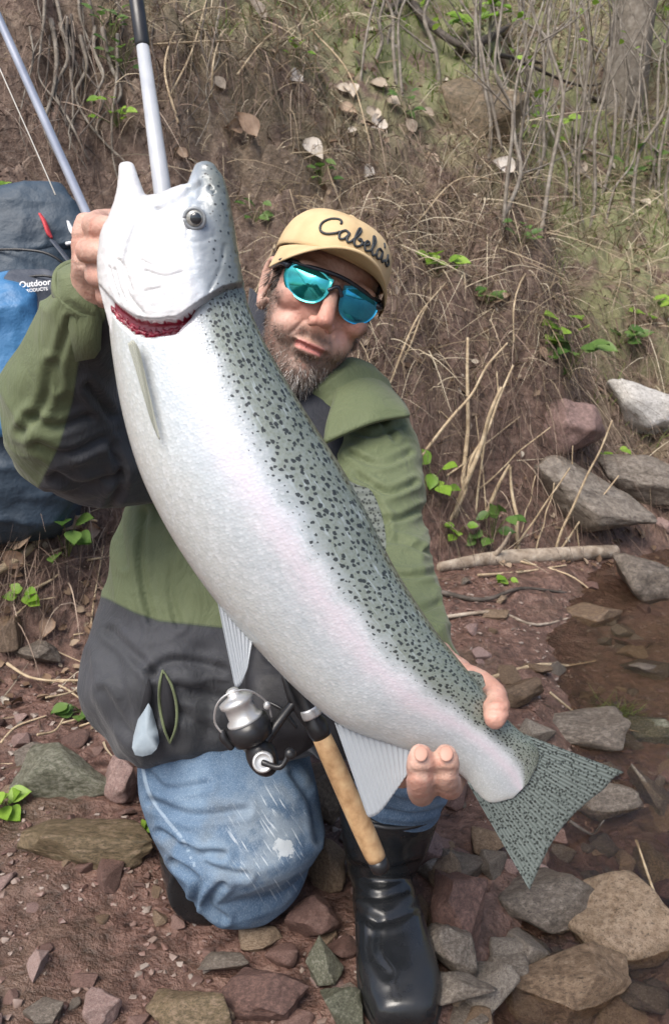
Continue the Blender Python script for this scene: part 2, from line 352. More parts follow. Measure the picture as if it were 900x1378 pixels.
BIG = [
 (790, 985, 135, 62, 'grey', 'flat grey slab beside the grass tuft at the water edge', .05),
 (874, 1062, 62, 100, 'grey', 'upright grey block with squared edges standing in the creek', .0),
 (884, 985, 60, 60, 'green', 'dark greenish stone beside the flat grey slab', 0),
 (632, 1212, 85, 135, 'red', 'tall reddish-brown slab leaning under the fish tail', -.2),
 (604, 1158, 44, 105, 'tan', 'long rounded tan stone standing next to the black boot', .15),
 (577, 1142, 44, 60, 'pink', 'pinkish flat stone tucked behind the black boot', .2),
 (566, 1222, 26, 80, 'tan', 'thin upright tan stone sliver beside the boot ankle', .05),
 (590, 1225, 22, 70, 'red', 'thin upright dark red stone sliver beside the boot ankle', -.05),
 (842, 1238, 140, 145, 'tan', 'large brown block with a sloping top in the creek', .12),
 (735, 1212, 130, 95, 'grey', 'pale grey stone half under water below the tail fin', 0),
 (755, 1335, 185, 120, 'tan', 'broad tan-grey boulder in the shallow pool', -.05),
 (604, 1285, 75, 90, 'grey', 'wedge-shaped grey-brown stone beside the boot toe', .1),
 (622, 1345, 90, 75, 'grey', 'low grey stone in front of the boot toe', 0),
 (884, 1160, 40, 90, 'ochre', 'mossy yellow-brown stone at the creek edge', 0),
 (872, 905, 60, 50, 'grey', 'rounded grey stone at the rim of the muddy pool', 0),
 (800, 832, 85, 42, 'tan', 'flat brown stone lying in the muddy shallows', 0),
 (866, 768, 115, 100, 'grey', 'big pale grey slab at the end of the driftwood log', .25),
 (790, 690, 170, 105, 'grey', 'dark wet ledge stone above the driftwood log', .3),
 (868, 650, 130, 75, 'grey', 'layered grey ledge stone on the wet slope', .2),
 (872, 565, 120, 75, 'pale', 'pale wet rock face at the foot of the slope', .3),
 (765, 600, 90, 80, 'pink', 'pinkish rock face beside the root mat', .35),
 (80, 1030, 120, 78, 'green', 'large greenish-grey stone by the left jacket hem', 0),
 (166, 1035, 55, 85, 'pink', 'pinkish-grey stone between the greenish stone and the jeans', .1),
 (112, 1145, 165, 62, 'ochre', 'long ochre stone with moss half sunk in mud', 0),
 (40, 1012, 55, 40, 'grey', 'small dark stone behind the greenish stone', 0),
 (355, 1332, 115, 82, 'red', 'large reddish stone below the kneeling knee', 0),
 (268, 1358, 125, 62, 'ochre', 'flat ochre-brown stone set in the mud', 0),
 (418, 1236, 68, 72, 'red', 'dark red stone between the knee and the boot', .1),
 (344, 1262, 62, 34, 'tan', 'small brown stone under the edge of the knee', 0),
 (436, 1290, 46, 72, 'green', 'upright olive-brown stone beside the boot', 0),
 (384, 1285, 48, 36, 'red', 'small dark red stone between the knee and the big reddish stone', 0),
 (455, 1350, 60, 60, 'green', 'mottled olive stone beside the boot sole', 0),
 (430, 1060, 80, 90, 'tan', 'tan stone showing between the knee and the cork handle', .1),
 (440, 1155, 50, 90, 'tan', 'narrow tan stone in the gap between both legs', 0),
 (8, 850, 40, 70, 'tan', 'brown stone on the leafy slope', .2),
 (48, 878, 60, 40, 'grey', 'slate-grey stone below the leafy slope', .1),
 (815, 1080, 90, 90, 'grey', 'wet grey stone under the upper tail lobe', 0),
 (300, 1300, 60, 40, 'grey', 'small grey stone bedded in red mud', 0),
 (62, 1365, 60, 40, 'grey', 'pale grey flat stone in the mud', 0),
 (130, 1352, 55, 50, 'pink', 'pinkish-grey chipped stone in the mud', 0),
 (690, 930, 90, 40, 'tan', 'flat tan stone behind the thumb', 0),
 (850, 870, 50, 36, 'red', 'reddish stone lying in the muddy pool', 0),
 (700, 1090, 60, 50, 'red', 'dark stone in the shadow of the tail fin', 0),
 (560, 1330, 70, 70, 'green', 'olive-brown stone right behind the boot toe', 0),
 (690, 1310, 70, 50, 'grey', 'smooth grey stone under shallow water', 0),
 (860, 1350, 90, 60, 'grey', 'flat grey stone at the lower creek edge', 0),
]
for i, (px, py, w, h, k, lab, tl) in enumerate(BIG):
    rock(px, py, w, h, k, lab, 100 + i * 7, tilt=tl, sink=.28)
# the mossy boulder on the slope
rock(648, 145, 105, 95, 'ochre', 'rounded brown mossy boulder on the slope under the brush', 911, sink=.35, name='boulder')
# smaller stones: shared meshes, shared label per kind
SM = [rock_mesh(3000 + i * 13, 2, rough=.05, n=12) for i in range(9)]
WORD = {'red': 'reddish-brown', 'grey': 'grey', 'tan': 'tan', 'pink': 'pinkish'}
def stone_label(px, py, big, kind):
    where = ('in the creek bed below the tail fin' if py > 1080 else 'on the red mud by the pool') if px > 520 else ('on the mud between the knee and the boot' if px > 400 else ('on the mud below the knee' if py > 1245 and px > 220 else ('in the red mud below the long ochre stone' if py > 1180 else 'beside the greenish stone and the jacket hem')))
    return f"{'fist-sized' if big else 'small'} {WORD[kind]} stone {where}"
SMM = {}
def small_stone(x, y, r, kind, lab, zs=.6):
    i = random.randrange(len(SM))
    if (i, kind) not in SMM:
        q = SM[i].copy(); q.materials.append(RM[kind]); SMM[(i, kind)] = q
    o = obj('stone', SMM[(i, kind)], None, None, lab, 'stone', lab.replace('stone', 'stones', 1))
    o.location = (x, y, hz(x, y) + r * zs * (.05 if r < .028 else .2)); o.scale = (r, r * random.uniform(.6, 1), r * zs); o.rotation_euler = (random.uniform(-.3, .3), random.uniform(-.3, .3), random.uniform(0, 6.3))
cnt = 0
while cnt < 230:
    px = random.uniform(-40, 940); py = random.uniform(830, 1400) if random.random() < .85 else random.uniform(700, 900)
    if px < 620 and px > 130 and py < 1010: continue
    if px < 130 and py < 960: continue
    if 230 < px < 440 and py < 1245: continue
    g, d = hit(px, py); r = random.choice([.009, .012, .016, .021, .027]) * random.uniform(.8, 1.25) * (1.5 if px > 560 else 1)
    kd = random.choices(['red', 'grey', 'tan', 'pink'], [7, 1, 2, 2] if px < 500 else [2, 4, 4, 2])[0]; small_stone(g[0], g[1], r, kd, stone_label(px, py, r > .03, kd)); cnt += 1
for q in range(34):     # bigger stones crowding the creek bed
    px = random.uniform(540, 930); py = random.uniform(900, 1390); g, d = hit(px, py); r = random.uniform(.028, .052); kd = random.choices(['red', 'grey', 'tan', 'pink'], [3, 5, 5, 1])[0]
    if 440 < px < 600 and py > 1080: continue
    small_stone(g[0], g[1], r, kd, stone_label(px, py, True, kd), .55)
# gravel too small to count
gv, gf, gr = [], [], []
base = [rock_mesh(5000 + i, 0, n=9) for i in range(5)]
bv = [verts(q) for q in base]; bf = []
for q in base:
    bmq = bmesh.new(); bmq.from_mesh(q); bmesh.ops.triangulate(bmq, faces=bmq.faces); bf.append(np.array([[l.index for l in f.verts] for f in bmq.faces])); bmq.free()
NG = 9000; o_ = 0
gxs = RNG.uniform(-1.0, 1.3, NG); gys = .55 + RNG.random(NG) ** 1.4 * 2.1; gzs = height(gxs, gys)
clump = fbm(xyz(gxs * 5, gys * 5), 3, 77)
for x, y, z, cl in zip(gxs, gys, gzs, clump):
    if cl < .36: continue
    k = random.randrange(5); r = random.uniform(.0025, .0085) * (1 + (cl - .4)); a = random.uniform(0, 6.3); ca, sa = math.cos(a), math.sin(a)
    v = bv[k] * np.array([r, r * random.uniform(.5, 1), r * random.uniform(.4, .7)]); v = v @ np.array([[ca, sa, 0], [-sa, ca, 0], [0, 0, 1]]) + np.array([x, y, z + r * .15])
    gv.append(v); gf.append(bf[k] + o_); gr.append(np.full(len(v), random.random())); o_ += len(v)
gm = fast_mesh('gravel', np.vstack(gv), np.vstack(gf), False); attr(gm, 'rnd', np.concatenate(gr))
m = Mat('gravel'); m.set('Base Color', m.ramp(m.attr('rnd'), [(0, (.075, .040, .032)), (.4, (.15, .085, .068)), (.7, (.19, .14, .115)), (.9, (.20, .16, .135)), (1, (.25, .21, .18))])); m.set('Roughness', .5)
m.bump(m.noise(200, 3), .3, .002)
obj('gravel', gm, m.m, kind='stuff', label='loose reddish gravel strewn over the mud', cat='gravel')

# ================================================================== FISH
FD0, FD1 = .72, .745
ST = [((152, 372), (322, 372)), ((146, 410), (331, 402)), ((151, 475), (352, 452)), ((166, 560), (383, 508)), ((189, 637), (420, 568)), ((222, 706), (460, 630)),
      ((262, 770), (497, 695)), ((309, 832), (527, 757)), ((359, 887), (556, 805)), ((410, 938), (588, 852)), ((462, 978), (617, 888)),
      ((532, 1004), (645, 922)), ((588, 1023), (668, 953)), ((622, 1045), (695, 980)), ((640, 1066), (720, 1002)), ((660, 1080), (724, 1024)), ((690, 1074), (710, 1054))]
TR = [.50, .52, .54, .56, .57, .57, .56, .55, .54, .52, .50, .46, .40, .30, .20, .12, .07]
def fd(py): return FD0 + (FD1 - FD0) * (py - 220) / 900
C_, A_, B_ = [], [], []
for (b, d), t in zip(ST, TR):
    pb = P(*b, fd(b[1])); pd = P(*d, fd(b[1]) - .004); c = (pb + pd) / 2; a = (pd - pb) / 2
    C_.append(c); A_.append(a); B_.append(nrm(CAM - c) * np.linalg.norm(a) * t)
v, f = loft(np.array(C_), np.array(A_), np.array(B_), n=112, sub=14, rnd=False)
fme = mesh('fish_body', v, f); nring = (len(v) - 2) // 112
s_at = np.concatenate([np.repeat(np.linspace(0, 1, nring), 112), [0, 1]]); a_at = np.concatenate([np.tile(np.cos(np.linspace(0, 2 * np.pi, 112, endpoint=False)), nring), [0, 0]])
px, py, _ = to_px(v); Vn = nrm(CAM - v)
mid = np.array(C_)
# gill opening: a recess behind the gill cover, the same on both flanks
def gill_top(x): return np.interp(x, [125, 140, 160, 180, 205, 240, 272, 300, 340], [372, 388, 410, 424, 429, 425, 402, 385, 375])
def gill_bot(x): return np.interp(x, [125, 140, 160, 180, 205, 240, 272, 290], [380, 398, 430, 447, 454, 446, 406, 380])
inside = sstep(gill_bot(px) - py, -1.5, 2.5) * sstep(px, 143, 153) * sstep(-px, -274, -264)
cen_d = np.array([fd(y) for y in py]); side = (v - CAM) @ FWD - cen_d
v = v - FWD[None, :] * (side * inside * .42)[:, None]; set_verts(fme, v)
attr(fme, 's', s_at); attr(fme, 'a', a_at); attr(fme, 'red', inside)
FL = np.linalg.norm(np.diff(np.array(C_), axis=0), axis=1).sum()
attr(fme, 'sm', s_at * FL); attr(fme, 'am', np.arccos(np.clip(a_at, -1, 1)) * .06)
def fish_material(name, head):
    m = Mat(name); a = m.attr('a'); nz = m.noise(45, 4); nzz = m.noise(8, 3)
    aa = m.math('ADD', a, m.math('MULTIPLY', m.math('SUBTRACT', nz, .5), .30)); aa = m.math('ADD', aa, m.math('MULTIPLY', m.math('SUBTRACT', nzz, .5), .12))
    if head:
        c = m.ramp(m.math('MULTIPLY_ADD', aa, .5, ) if False else m.math('ADD', m.math('MULTIPLY', aa, .5), .5), [(0, (.60, .60, .60)), (.60, (.62, .63, .65)), (.67, (.44, .48, .52)), (.74, (.25, .28, .31)), (.90, (.15, .17, .17)), (1, (.11, .125, .11))])
    else:
        c = m.ramp(m.math('ADD', m.math('MULTIPLY', aa, .5), .5), [(0, (.50, .505, .47)), (.16, (.50, .52, .51)), (.34, (.47, .51, .54)), (.50, (.54, .55, .585)), (.60, (.56, .58, .61)), (.66, (.34, .37, .375)), (.73, (.185, .21, .175)), (1, (.10, .12, .085))])
    vec = None
    if not head:
        cmb = m.n.new('ShaderNodeCombineXYZ'); m.lk(m.attr('sm'), cmb.inputs[0]); m.lk(m.attr('am'), cmb.inputs[1]); vec = cmb.outputs[0]
        # fine scale rows, and scale sparkle painted as lighter and darker cells
        sc = m.voro(420, vec, 'F1', .7); c = m.mix(m.math('MULTIPLY', m.step(sc, .30, .62), .16), c, (.36, .40, .40))
        svc = m.voro(420, vec, 'F1', .7, 'Color'); sx = m.n.new('ShaderNodeSeparateColor'); m.lk(svc, sx.inputs[0]); c = m.mix(m.math('MULTIPLY', m.math('MULTIPLY', m.step(sx.outputs[0], .5, 1.0), m.step(a, .45, .2)), .30), c, (.72, .75, .78)); c = m.mix(m.math('MULTIPLY', m.step(sx.outputs[1], .6, 1.0), .22), c, (.27, .31, .33))
        # short darker rows on the flank
        st = m.noise(1, 2, m.mapping((55, 330, 1), (0, 0, .5), vec)); c = m.mix(m.math('MULTIPLY', m.math('MULTIPLY', m.step(st, .56, .70), m.step(m.noise(7, 2), .44, .58)), .55), c, (.40, .45, .47))
        pk = m.ramp(m.math('ADD', m.math('MULTIPLY', aa, .5), .5), [(.40, 0.0), (.52, 1.0), (.62, 0.0)]); c = m.mix(m.math('MULTIPLY', pk, .35), c, (.72, .58, .66))
    # black spots, dense on the back
    vo = m.n.new('ShaderNodeTexVoronoi'); vo.inputs['Scale'].default_value = 185 if not head else 190; m.lk(vec or m.tc.outputs['Object'], vo.inputs['Vector']); vo.voronoi_dimensions = '3D' if head else '2D'
    if vec is not None:
        w = m.n.new('ShaderNodeVectorMath'); w.operation = 'ADD'; nv = m.n.new('ShaderNodeTexNoise'); nv.inputs['Scale'].default_value = 300; m.lk(vec, nv.inputs[0])
        sc2 = m.n.new('ShaderNodeVectorMath'); sc2.operation = 'SCALE'; sc2.inputs[3].default_value = .0035; m.lk(nv.outputs['Color'], sc2.inputs[0]); m.lk(vec, w.inputs[0]); m.lk(sc2.outputs[0], w.inputs[1]); m.lk(w.outputs[0], vo.inputs['Vector'])
    sep = m.n.new('ShaderNodeSeparateColor'); m.lk(vo.outputs['Color'], sep.inputs[0])
    rad = m.math('ADD', m.math('MULTIPLY', sep.outputs[0], .20), .165 if not head else .12)
    dens = m.step(aa, .10, .50) if not head else m.step(aa, .35, .75)
    thr = m.math('SUBTRACT', m.math('MULTIPLY', rad, dens), m.math('MULTIPLY', m.math('SUBTRACT', 1.0, dens), .02))
    spot = m.math('SUBTRACT', thr, vo.outputs['Distance']); spot = m.step(spot, -.03, .03)
    c = m.mix(m.math('MULTIPLY', spot, .92), c, (.012, .014, .014))
    rd = m.step(m.attr('red'), .25, .55); c = m.mix(rd, c, (.22, .012, .03))
    m.set('Base Color', c); m.set('Metallic', .22 if not head else .08); m.set('Roughness', m.math('ADD', .24, m.math('MULTIPLY', nz, .16))); m.set('Specular IOR Level', .55)
    m.set('Coat Weight', .35); m.set('Coat Roughness', .12)
    m.set('Subsurface Weight', .06); m.set('Subsurface Radius', (.01, .006, .005))
    if not head:
        b = m.bump(sc, .18, .0012); m.bump(m.noise(60, 3), .12, .003, b)
    else: m.bump(m.noise(90, 5), .3, .004)
    return m.m
M_FISH = fish_material('silver trout skin', False); M_FHEAD = fish_material('trout head skin', True)
fb = P(660, 1090, .745)
fish = empty('fish', tuple(fb), 'large silver trout with black-spotted back held up across the kneeling person', 'fish')
body = obj('body', fme, M_FISH, fish)
# head: cranium, cheek and both jaws grown together
def fst(rows, tr):
    C, A, B = [], [], []
    for (x0, y0, x1, y1), t in zip(rows, tr):
        pb = P(x0, y0, FD0); pd = P(x1, y1, FD0 - .003); c = (pb + pd) / 2; a = (pd - pb) / 2; C.append(c); A.append(a); B.append(nrm(CAM - c) * t)
    return np.array(C), np.array(A), np.array(B)
hp = [loft(*fst([(150, 452, 337, 438), (141, 415, 333, 408), (133, 385, 328, 382), (131, 350, 323, 350), (135, 315, 318, 318), (142, 298, 313, 298), (150, 288, 308, 286)], [.036, .0395, .041, .041, .039, .036, .031]), n=48, sub=5),
      loft(*fst([(138, 322, 222, 310), (148, 285, 210, 282), (156, 262, 196, 262), (159, 240, 187, 240), (160, 224, 182, 224)], [.024, .020, .014, .0105, .008]), n=28, sub=5),
      loft(*fst([(222, 330, 318, 318), (240, 285, 312, 282), (249, 258, 306, 254), (256, 238, 299, 236), (261, 226, 291, 225)], [.030, .027, .021, .015, .010]), n=28, sub=5),
      loft(*fst([(168, 312, 275, 302), (176, 292, 270, 280), (188, 275, 268, 262), (205, 268, 262, 250)], [.030, .026, .020, .012]), n=28, sub=4)]
hme = union('fish_head', hp, .0013, 5); v = verts(hme); px, py, d = to_px(v); nn = normals(hme)
sd_ = d - FD0; push = np.zeros(len(v))
def ln(px, py, pts):
    best = np.full(px.shape, 1e9)
    pts = catmull(np.array(pts, float), 6)
    for a, b in zip(pts[:-1], pts[1:]):
        ab = b - a; t = np.clip(((px - a[0]) * ab[0] + (py - a[1]) * ab[1]) / (ab @ ab + 1e-9), 0, 1); best = np.minimum(best, np.hypot(px - a[0] - t * ab[0], py - a[1] - t * ab[1]))
    return best
off = np.zeros(len(v))
def groove(pts, w, amp):
    global off; off = off - amp * np.exp(-(ln(px, py, pts) / w) ** 2)
groove([(212, 279), (240, 266), (266, 246)], 3.0, .0048)
groove([(268, 244), (255, 290), (252, 320)], 3, .0008)
groove([(184, 296), (172, 330), (166, 362), (172, 396), (192, 422)], 2.8, .0030)
groove([(178, 392), (168, 365), (160, 350)], 2.0, .002); groove([(160, 402), (152, 380), (147, 360)], 2.0, .002); groove([(170, 408), (160, 385), (154, 362)], 1.8, .0018)
groove([(196, 365), (222, 372), (246, 366)], 2.2, .0013); groove([(190, 350), (205, 358)], 2, .0012); groove([(196, 392), (215, 388)], 2, .0012); groove([(225, 352), (246, 349)], 2, .0005)
groove([(280, 395), (297, 360), (303, 330)], 3, .0010); groove([(245, 322), (266, 326), (286, 318)], 3, .0007)
off += .0025 * np.exp(-((px - 264) / 19) ** 2 - ((py - 296) / 19) ** 2)
for nx_, ny_, nr_a in ((283, 252, 2.6), (288, 258, 2.0)): off -= .003 * np.exp(-((px - nx_) / nr_a) ** 2 - ((py - ny_) / nr_a) ** 2)
off += .0010 * (fbm(v * 90, 3, 14) - .44) + .0006 * (ridged(v * 140, 2, 15) - .4)
v = v + nn * off[:, None]
cut = sstep(py - gill_top(px), 0, 3.0); v = v - FWD[None, :] * (sd_ * cut * .55)[:, None]; v = v + (FWD[None, :] * 0)
set_verts(hme, v)
rows_l = np.array([[131, 350], [141, 415]]);
lx = np.interp(py, [220, 265, 290, 320, 365, 400, 440], [160, 152, 142, 135, 131, 138, 150]); rx = np.interp(py, [220, 265, 290, 320, 365, 400, 440], [300, 306, 313, 320, 326, 331, 337])
av = (px - (lx + rx) / 2) / ((rx - lx) / 2)
av = av - .25 * sstep(py, 370, 415) * 0 + .10 * sstep(-py, -262, -240) * sstep(px, 262, 280)
attr(hme, 'a', av); attr(hme, 'red', sstep(cut, .6, .95) * sstep(px, 146, 156) * sstep(-px, -272, -262)); obj('head', hme, M_FHEAD, fish)
# gills: curved red filament arches inside the opening
M_GILL = simple('red gills', [(.3, (.10, .004, .014)), (.55, (.26, .012, .035)), (.75, (.42, .05, .09))], 220, .28, .5, 500, .002, spec=.7)
for k in range(4):
    o_ = k * 5.0
    xs = np.linspace(150 + o_, 268 - o_ * .7, 34); pts = []
    for q, x in enumerate(xs):
        yy = gill_bot(np.array([x]))[0] - 3 - k * 4.5 + 1.2 * math.sin(q * 2.1 + k)
        hw = .036 * math.sqrt(max(.03, 1 - ((x - 236) / 104) ** 2)); pts.append(P(x, yy, fd(yy) - hw * .60 + k * .0015))
    rr = .0021 + .0008 * np.sin(np.arange(34) * 2.6 + k); rr[0] = rr[-1] = .0006
    obj('gill_arch', mesh('gill', *wtube(np.array(pts), rr, 8, 2)), M_GILL, fish)
# eye
ec = P(262, 294, FD0 - .0393); en = nrm(CAM - ec)
def disc_frame(n):
    a = nrm(np.cross(n, [0, 0, 1.0])); return a, np.cross(n, a)
ea, eb = disc_frame(en); EM = np.stack([ea, eb, en], 1)
M_EYE = simple('silver iris', [(.3, (.16, .16, .14)), (.6, (.36, .36, .33))], 400, .12, 0, spec=.8, coat=1.0)
M_BLACKG = simple('glossy black', [(.3, (.006, .007, .008)), (.7, (.012, .012, .014))], 30, .10, 0, spec=.6)
M_PUP = simple('dark grey pupil', [(.3, (.012, .016, .020)), (.7, (.03, .036, .042))], 30, .12, 0, spec=.6, coat=.5)
eye = obj('eye', mesh('eye', *ellip(ec - en * .001, (.0072, .0069, .0036), EM)), M_EYE, fish)
obj('pupil', mesh('pupil', *ellip(ec + en * .0016 - ea * .001, (.0048, .0048, .0024), EM)), M_PUP, eye)
M_RIM = simple('grey eye rim', [(.3, (.20, .22, .23)), (.7, (.34, .36, .38))], 120, .3, .2, 300, .001)
th = np.linspace(0, 2 * np.pi, 25)
obj('eye_rim', mesh('rim', *wtube([ec - en * .0012 + ea * .0083 * math.cos(t) + eb * .0080 * math.sin(t) for t in th], .0018, 8, 1, False)), M_RIM, eye)
# fins
def fin(basep, tipp, d0, d1, nr=60, nc=26, rays=16, amp=.0006, thick=.0009, curl=0.0):
    def res(p, n):
        p = catmull(np.array(p, float), 8); s = np.r_[0, np.cumsum(np.hypot(*np.diff(p, axis=0).T))]; q = np.linspace(0, s[-1], n); return np.stack([np.interp(q, s, p[:, 0]), np.interp(q, s, p[:, 1])], 1)
    b, t = res(basep, nr), res(tipp, nr); V_, tt, rr = [], [], []
    for sgn in (-1, 1):
        for i in range(nr):
            for j in range(nc):
                k = j / (nc - 1); x, y = b[i] * (1 - k) + t[i] * k; u = i / (nr - 1)
                dd = d0 * (1 - k) + d1 * k + curl * math.sin(k * 3.1 + u * 4) + sgn * (thick * (1.6 - k) + amp * math.cos(2 * math.pi * rays * u) * (1 - .4 * k))
                V_.append(P(x, y, dd)); tt.append(k); rr.append(u)
    F_ = []; N = nr * nc
    for i in range(nr - 1):
        for j in range(nc - 1):
            a = i * nc + j; F_.append((a, a + 1, a + nc + 1, a + nc)); F_.append((N + a, N + a + nc, N + a + nc + 1, N + a + 1))
    rim = [(i * nc) for i in range(nr)] + [((nr - 1) * nc + j) for j in range(1, nc)] + [(i * nc + nc - 1) for i in range(nr - 2, -1, -1)] + [j for j in range(nc - 2, 0, -1)]
    for p, q in zip(rim, rim[1:] + rim[:1]): F_.append((p, q, N + q, N + p))
    me = mesh('fin', V_, F_); attr(me, 't', tt); attr(me, 'r', rr); return me
def finmat(name, c0, c1, rays, spots=False, alpha=.85):
    m = Mat(name); cmb = m.n.new('ShaderNodeCombineXYZ'); m.lk(m.attr('r'), cmb.inputs[0]); m.lk(m.attr('t'), cmb.inputs[1]); vec = cmb.outputs[0]
    w = m.math('SINE', m.math('MULTIPLY', m.attr('r'), 2 * math.pi * rays)); c = m.mix(m.math('MULTIPLY', m.step(w, -.6, .9), .6 if not spots else .55), c0, c1)
    c = m.mix(m.math('MULTIPLY', m.noise(60, 4), .3), c, tuple(x * .6 for x in c0))
    if spots:
        vq = m.n.new('ShaderNodeTexVoronoi'); vq.voronoi_dimensions = '3D'; vq.inputs['Scale'].default_value = 340.0; vq.inputs['Randomness'].default_value = .95; m.lk(m.tc.outputs['Object'], vq.inputs['Vector']); sp = m.step(vq.outputs['Distance'], .44, .32); c = m.mix(m.math('MULTIPLY', sp, .88), c, (.018, .022, .02))
    m.set('Base Color', c); m.set('Roughness', .38); m.set('Specular IOR Level', .5); m.bump(w, .15, .0012)
    m.set('Coat Weight', .2); tr = m.n.new('ShaderNodeBsdfTranslucent'); m.lk(c, tr.inputs[0]); mx = m.n.new('ShaderNodeMixShader'); mx.inputs[0].default_value = 1 - alpha
    m.lk(m.b.outputs[0], mx.inputs[1]); m.lk(tr.outputs[0], mx.inputs[2]); m.lk(mx.outputs[0], m.out.inputs[0]); return m.m
M_TAIL = finmat('spotted tail fin', (.13, .158, .145), (.225, .255, .245), 34, True)
M_PALE = finmat('pale fin', (.36, .39, .42), (.46, .49, .52), 13, False, .75)
M_DORS = finmat('spotted back fin', (.15, .17, .15), (.19, .215, .19), 9, True)
obj('tail_fin', fin([(628, 1052), (645, 1056), (675, 1042), (700, 1012), (706, 988)], [(712, 1198), (726, 1166), (744, 1131), (764, 1104), (790, 1079), (812, 1062), (824, 1048), (839, 1039)], .742, .752, 136, 30, 34, .0003, .0008, .002), M_TAIL, fish)
obj('pelvic_fin', fin([(292, 806), (312, 830), (340, 860)], [(316, 924), (320, 925), (326, 918), (333, 900)], .732, .722, 40, 22, 8), M_PALE, fish)
obj('anal_fin', fin([(450, 972), (500, 988), (556, 1000)], [(493, 1096), (498, 1100), (512, 1092), (530, 1068), (549, 1040)], .742, .735, 80, 26, 13), M_PALE, fish)
obj('dorsal_fin', fin([(462, 640), (500, 706), (520, 752)], [(480, 654), (498, 659), (512, 688), (519, 722), (518, 750)], .724, .722, 40, 16, 9, .0002), M_DORS, fish)
obj('adipose_fin', fin([(626, 902), (638, 917), (648, 928)], [(637, 903), (648, 908), (653, 922)], .738, .736, 20, 10, 4, .0002), M_DORS, fish)
M_PEC = finmat('olive grey pectoral fin', (.36, .37, .31), (.58, .59, .53), 7, False, .85)
obj('pectoral_fin', fin([(172, 462), (180, 458), (188, 470)], [(203, 566), (212, 588), (216, 592)], .690, .689, 36, 30, 7, .0005), M_PEC, fish)

# ================================================================== PERSON
# head frame: x his left, y forward (face), z up
HC = P(427, 410, 1.21); HROLL, HYAW, HPIT = R(24), R(9), R(2)
view = nrm(CAM - HC); rt = nrm(np.cross([0, 0, 1.0], view)); upc = np.cross(view, rt)   # rt: image right, upc: image up
Zr = upc * math.cos(HROLL) + rt * math.sin(HROLL); Xr = rt * math.cos(HROLL) - upc * math.sin(HROLL); Yr = view
Y2 = Yr * math.cos(HYAW) + Xr * math.sin(HYAW); X2 = Xr * math.cos(HYAW) - Yr * math.sin(HYAW)
Y3 = Y2 * math.cos(HPIT) + Zr * math.sin(HPIT); Z3 = Zr * math.cos(HPIT) - Y2 * math.sin(HPIT)
HM = np.stack([X2, Y3, Z3], 1)
def HW(a): return np.asarray(a, float) @ HM.T + HC
def HL(a): return (np.asarray(a, float) - HC) @ HM
def hell(c, r): return ellip(HW([c])[0], r, HM)
def hloft(rows, n=32, sub=4):   # (z, half width, front y, back y)
    C = HW([(0, (f + b) / 2, z) for z, w, f, b in rows]); A = np.array([HM[:, 0] * w for z, w, f, b in rows]); B = np.array([HM[:, 1] * (f - b) / 2 for z, w, f, b in rows]); return loft(C, A, B, n, sub, 2.25)
def htube(pts, rad, n=14, sub=4): return wtube(HW(pts), rad, n, sub)
headp = [hell((0, -.016, .045), (.077, .098, .085)),
         hloft([(.06, .068, .084, -.07), (.03, .070, .086, -.06), (.0, .070, .084, -.05), (-.03, .068, .082, -.035), (-.06, .062, .080, -.02), (-.085, .052, .079, -.005), (-.105, .040, .078, .012), (-.117, .026, .074, .03)]),
         htube([(0, .080, .034), (0, .093, .012), (0, .106, -.010), (0, .111, -.022)], [.009, .0095, .0115, .0125]),
         hell((.0125, .098, -.026), (.0085, .0115, .0085)), hell((-.0125, .098, -.026), (.0085, .0115, .0085)),
         hell((.043, .060, -.006), (.028, .022, .022)), hell((-.043, .060, -.006), (.028, .022, .022)),
         hell((.03, .078, .040), (.030, .013, .009)), hell((-.03, .078, .040), (.030, .013, .009)),
         hell((0, .087, -.0555), (.024, .0095, .0048)), hell((0, .085, -.0665), (.021, .0105, .0062)), hell((0, .074, -.098), (.023, .017, .019)),
         hell((.030, .075, .022), (.013, .011, .011)), hell((-.030, .075, .022), (.013, .011, .011)),
         hell((.030, .064, -.045), (.026, .020, .028)), hell((-.030, .064, -.045), (.026, .020, .028))]
for s in (-1, 1):   # ears: helix ring, lobe and back plate
    e = [(s * .076, -.002, .006), (s * .082, -.016, .022), (s * .083, -.026, .006), (s * .080, -.020, -.016), (s * .077, -.008, -.030), (s * .075, .002, -.026)]
    headp += [htube([(s * .074, .004, .004), (s * .079, -.002, .024), (s * .083, -.016, .034), (s * .086, -.028, .022), (s * .084, -.028, -.002), (s * .079, -.016, -.024), (s * .075, -.003, -.034), (s * .073, .004, -.022)], [.005, .005, .0052, .0052, .005, .006, .0075, .004], 10, 4),
              hell((s * .077, -.013, .002), (.005, .015, .028))]
neck = [wtube([HW([(0, -.035, -.02)])[0], HW([(0, -.035, -.09)])[0], P(420, 545, 1.255), P(410, 590, 1.28)], [.058, .060, .062, .08], 28, 4)]
torso_in = [pxtube([(405, 560, 1.28, .13, .07), (375, 680, 1.28, .15, .10), (330, 800, 1.29, .15, .10), (310, 900, 1.32, .155, .11)], 28, 4)]
arm_r = [pxtube([(300, 562, 1.23, .050), (190, 595, 1.12, .045), (90, 600, 1.03, .040)]), pxtube([(90, 600, 1.03, .040), (86, 540, .985, .036), (100, 460, .925, .030), (122, 405, .875, .026, .022), (140, 355, .825, .030, .02)])]
arm_l = [pxtube([(480, 570, 1.25, .055), (498, 680, 1.14, .042), (522, 775, 1.04, .038)]), pxtube([(522, 775, 1.04, .036), (543, 826, .965, .034), (566, 876, .90, .030), (592, 908, .84, .026, .022)])]
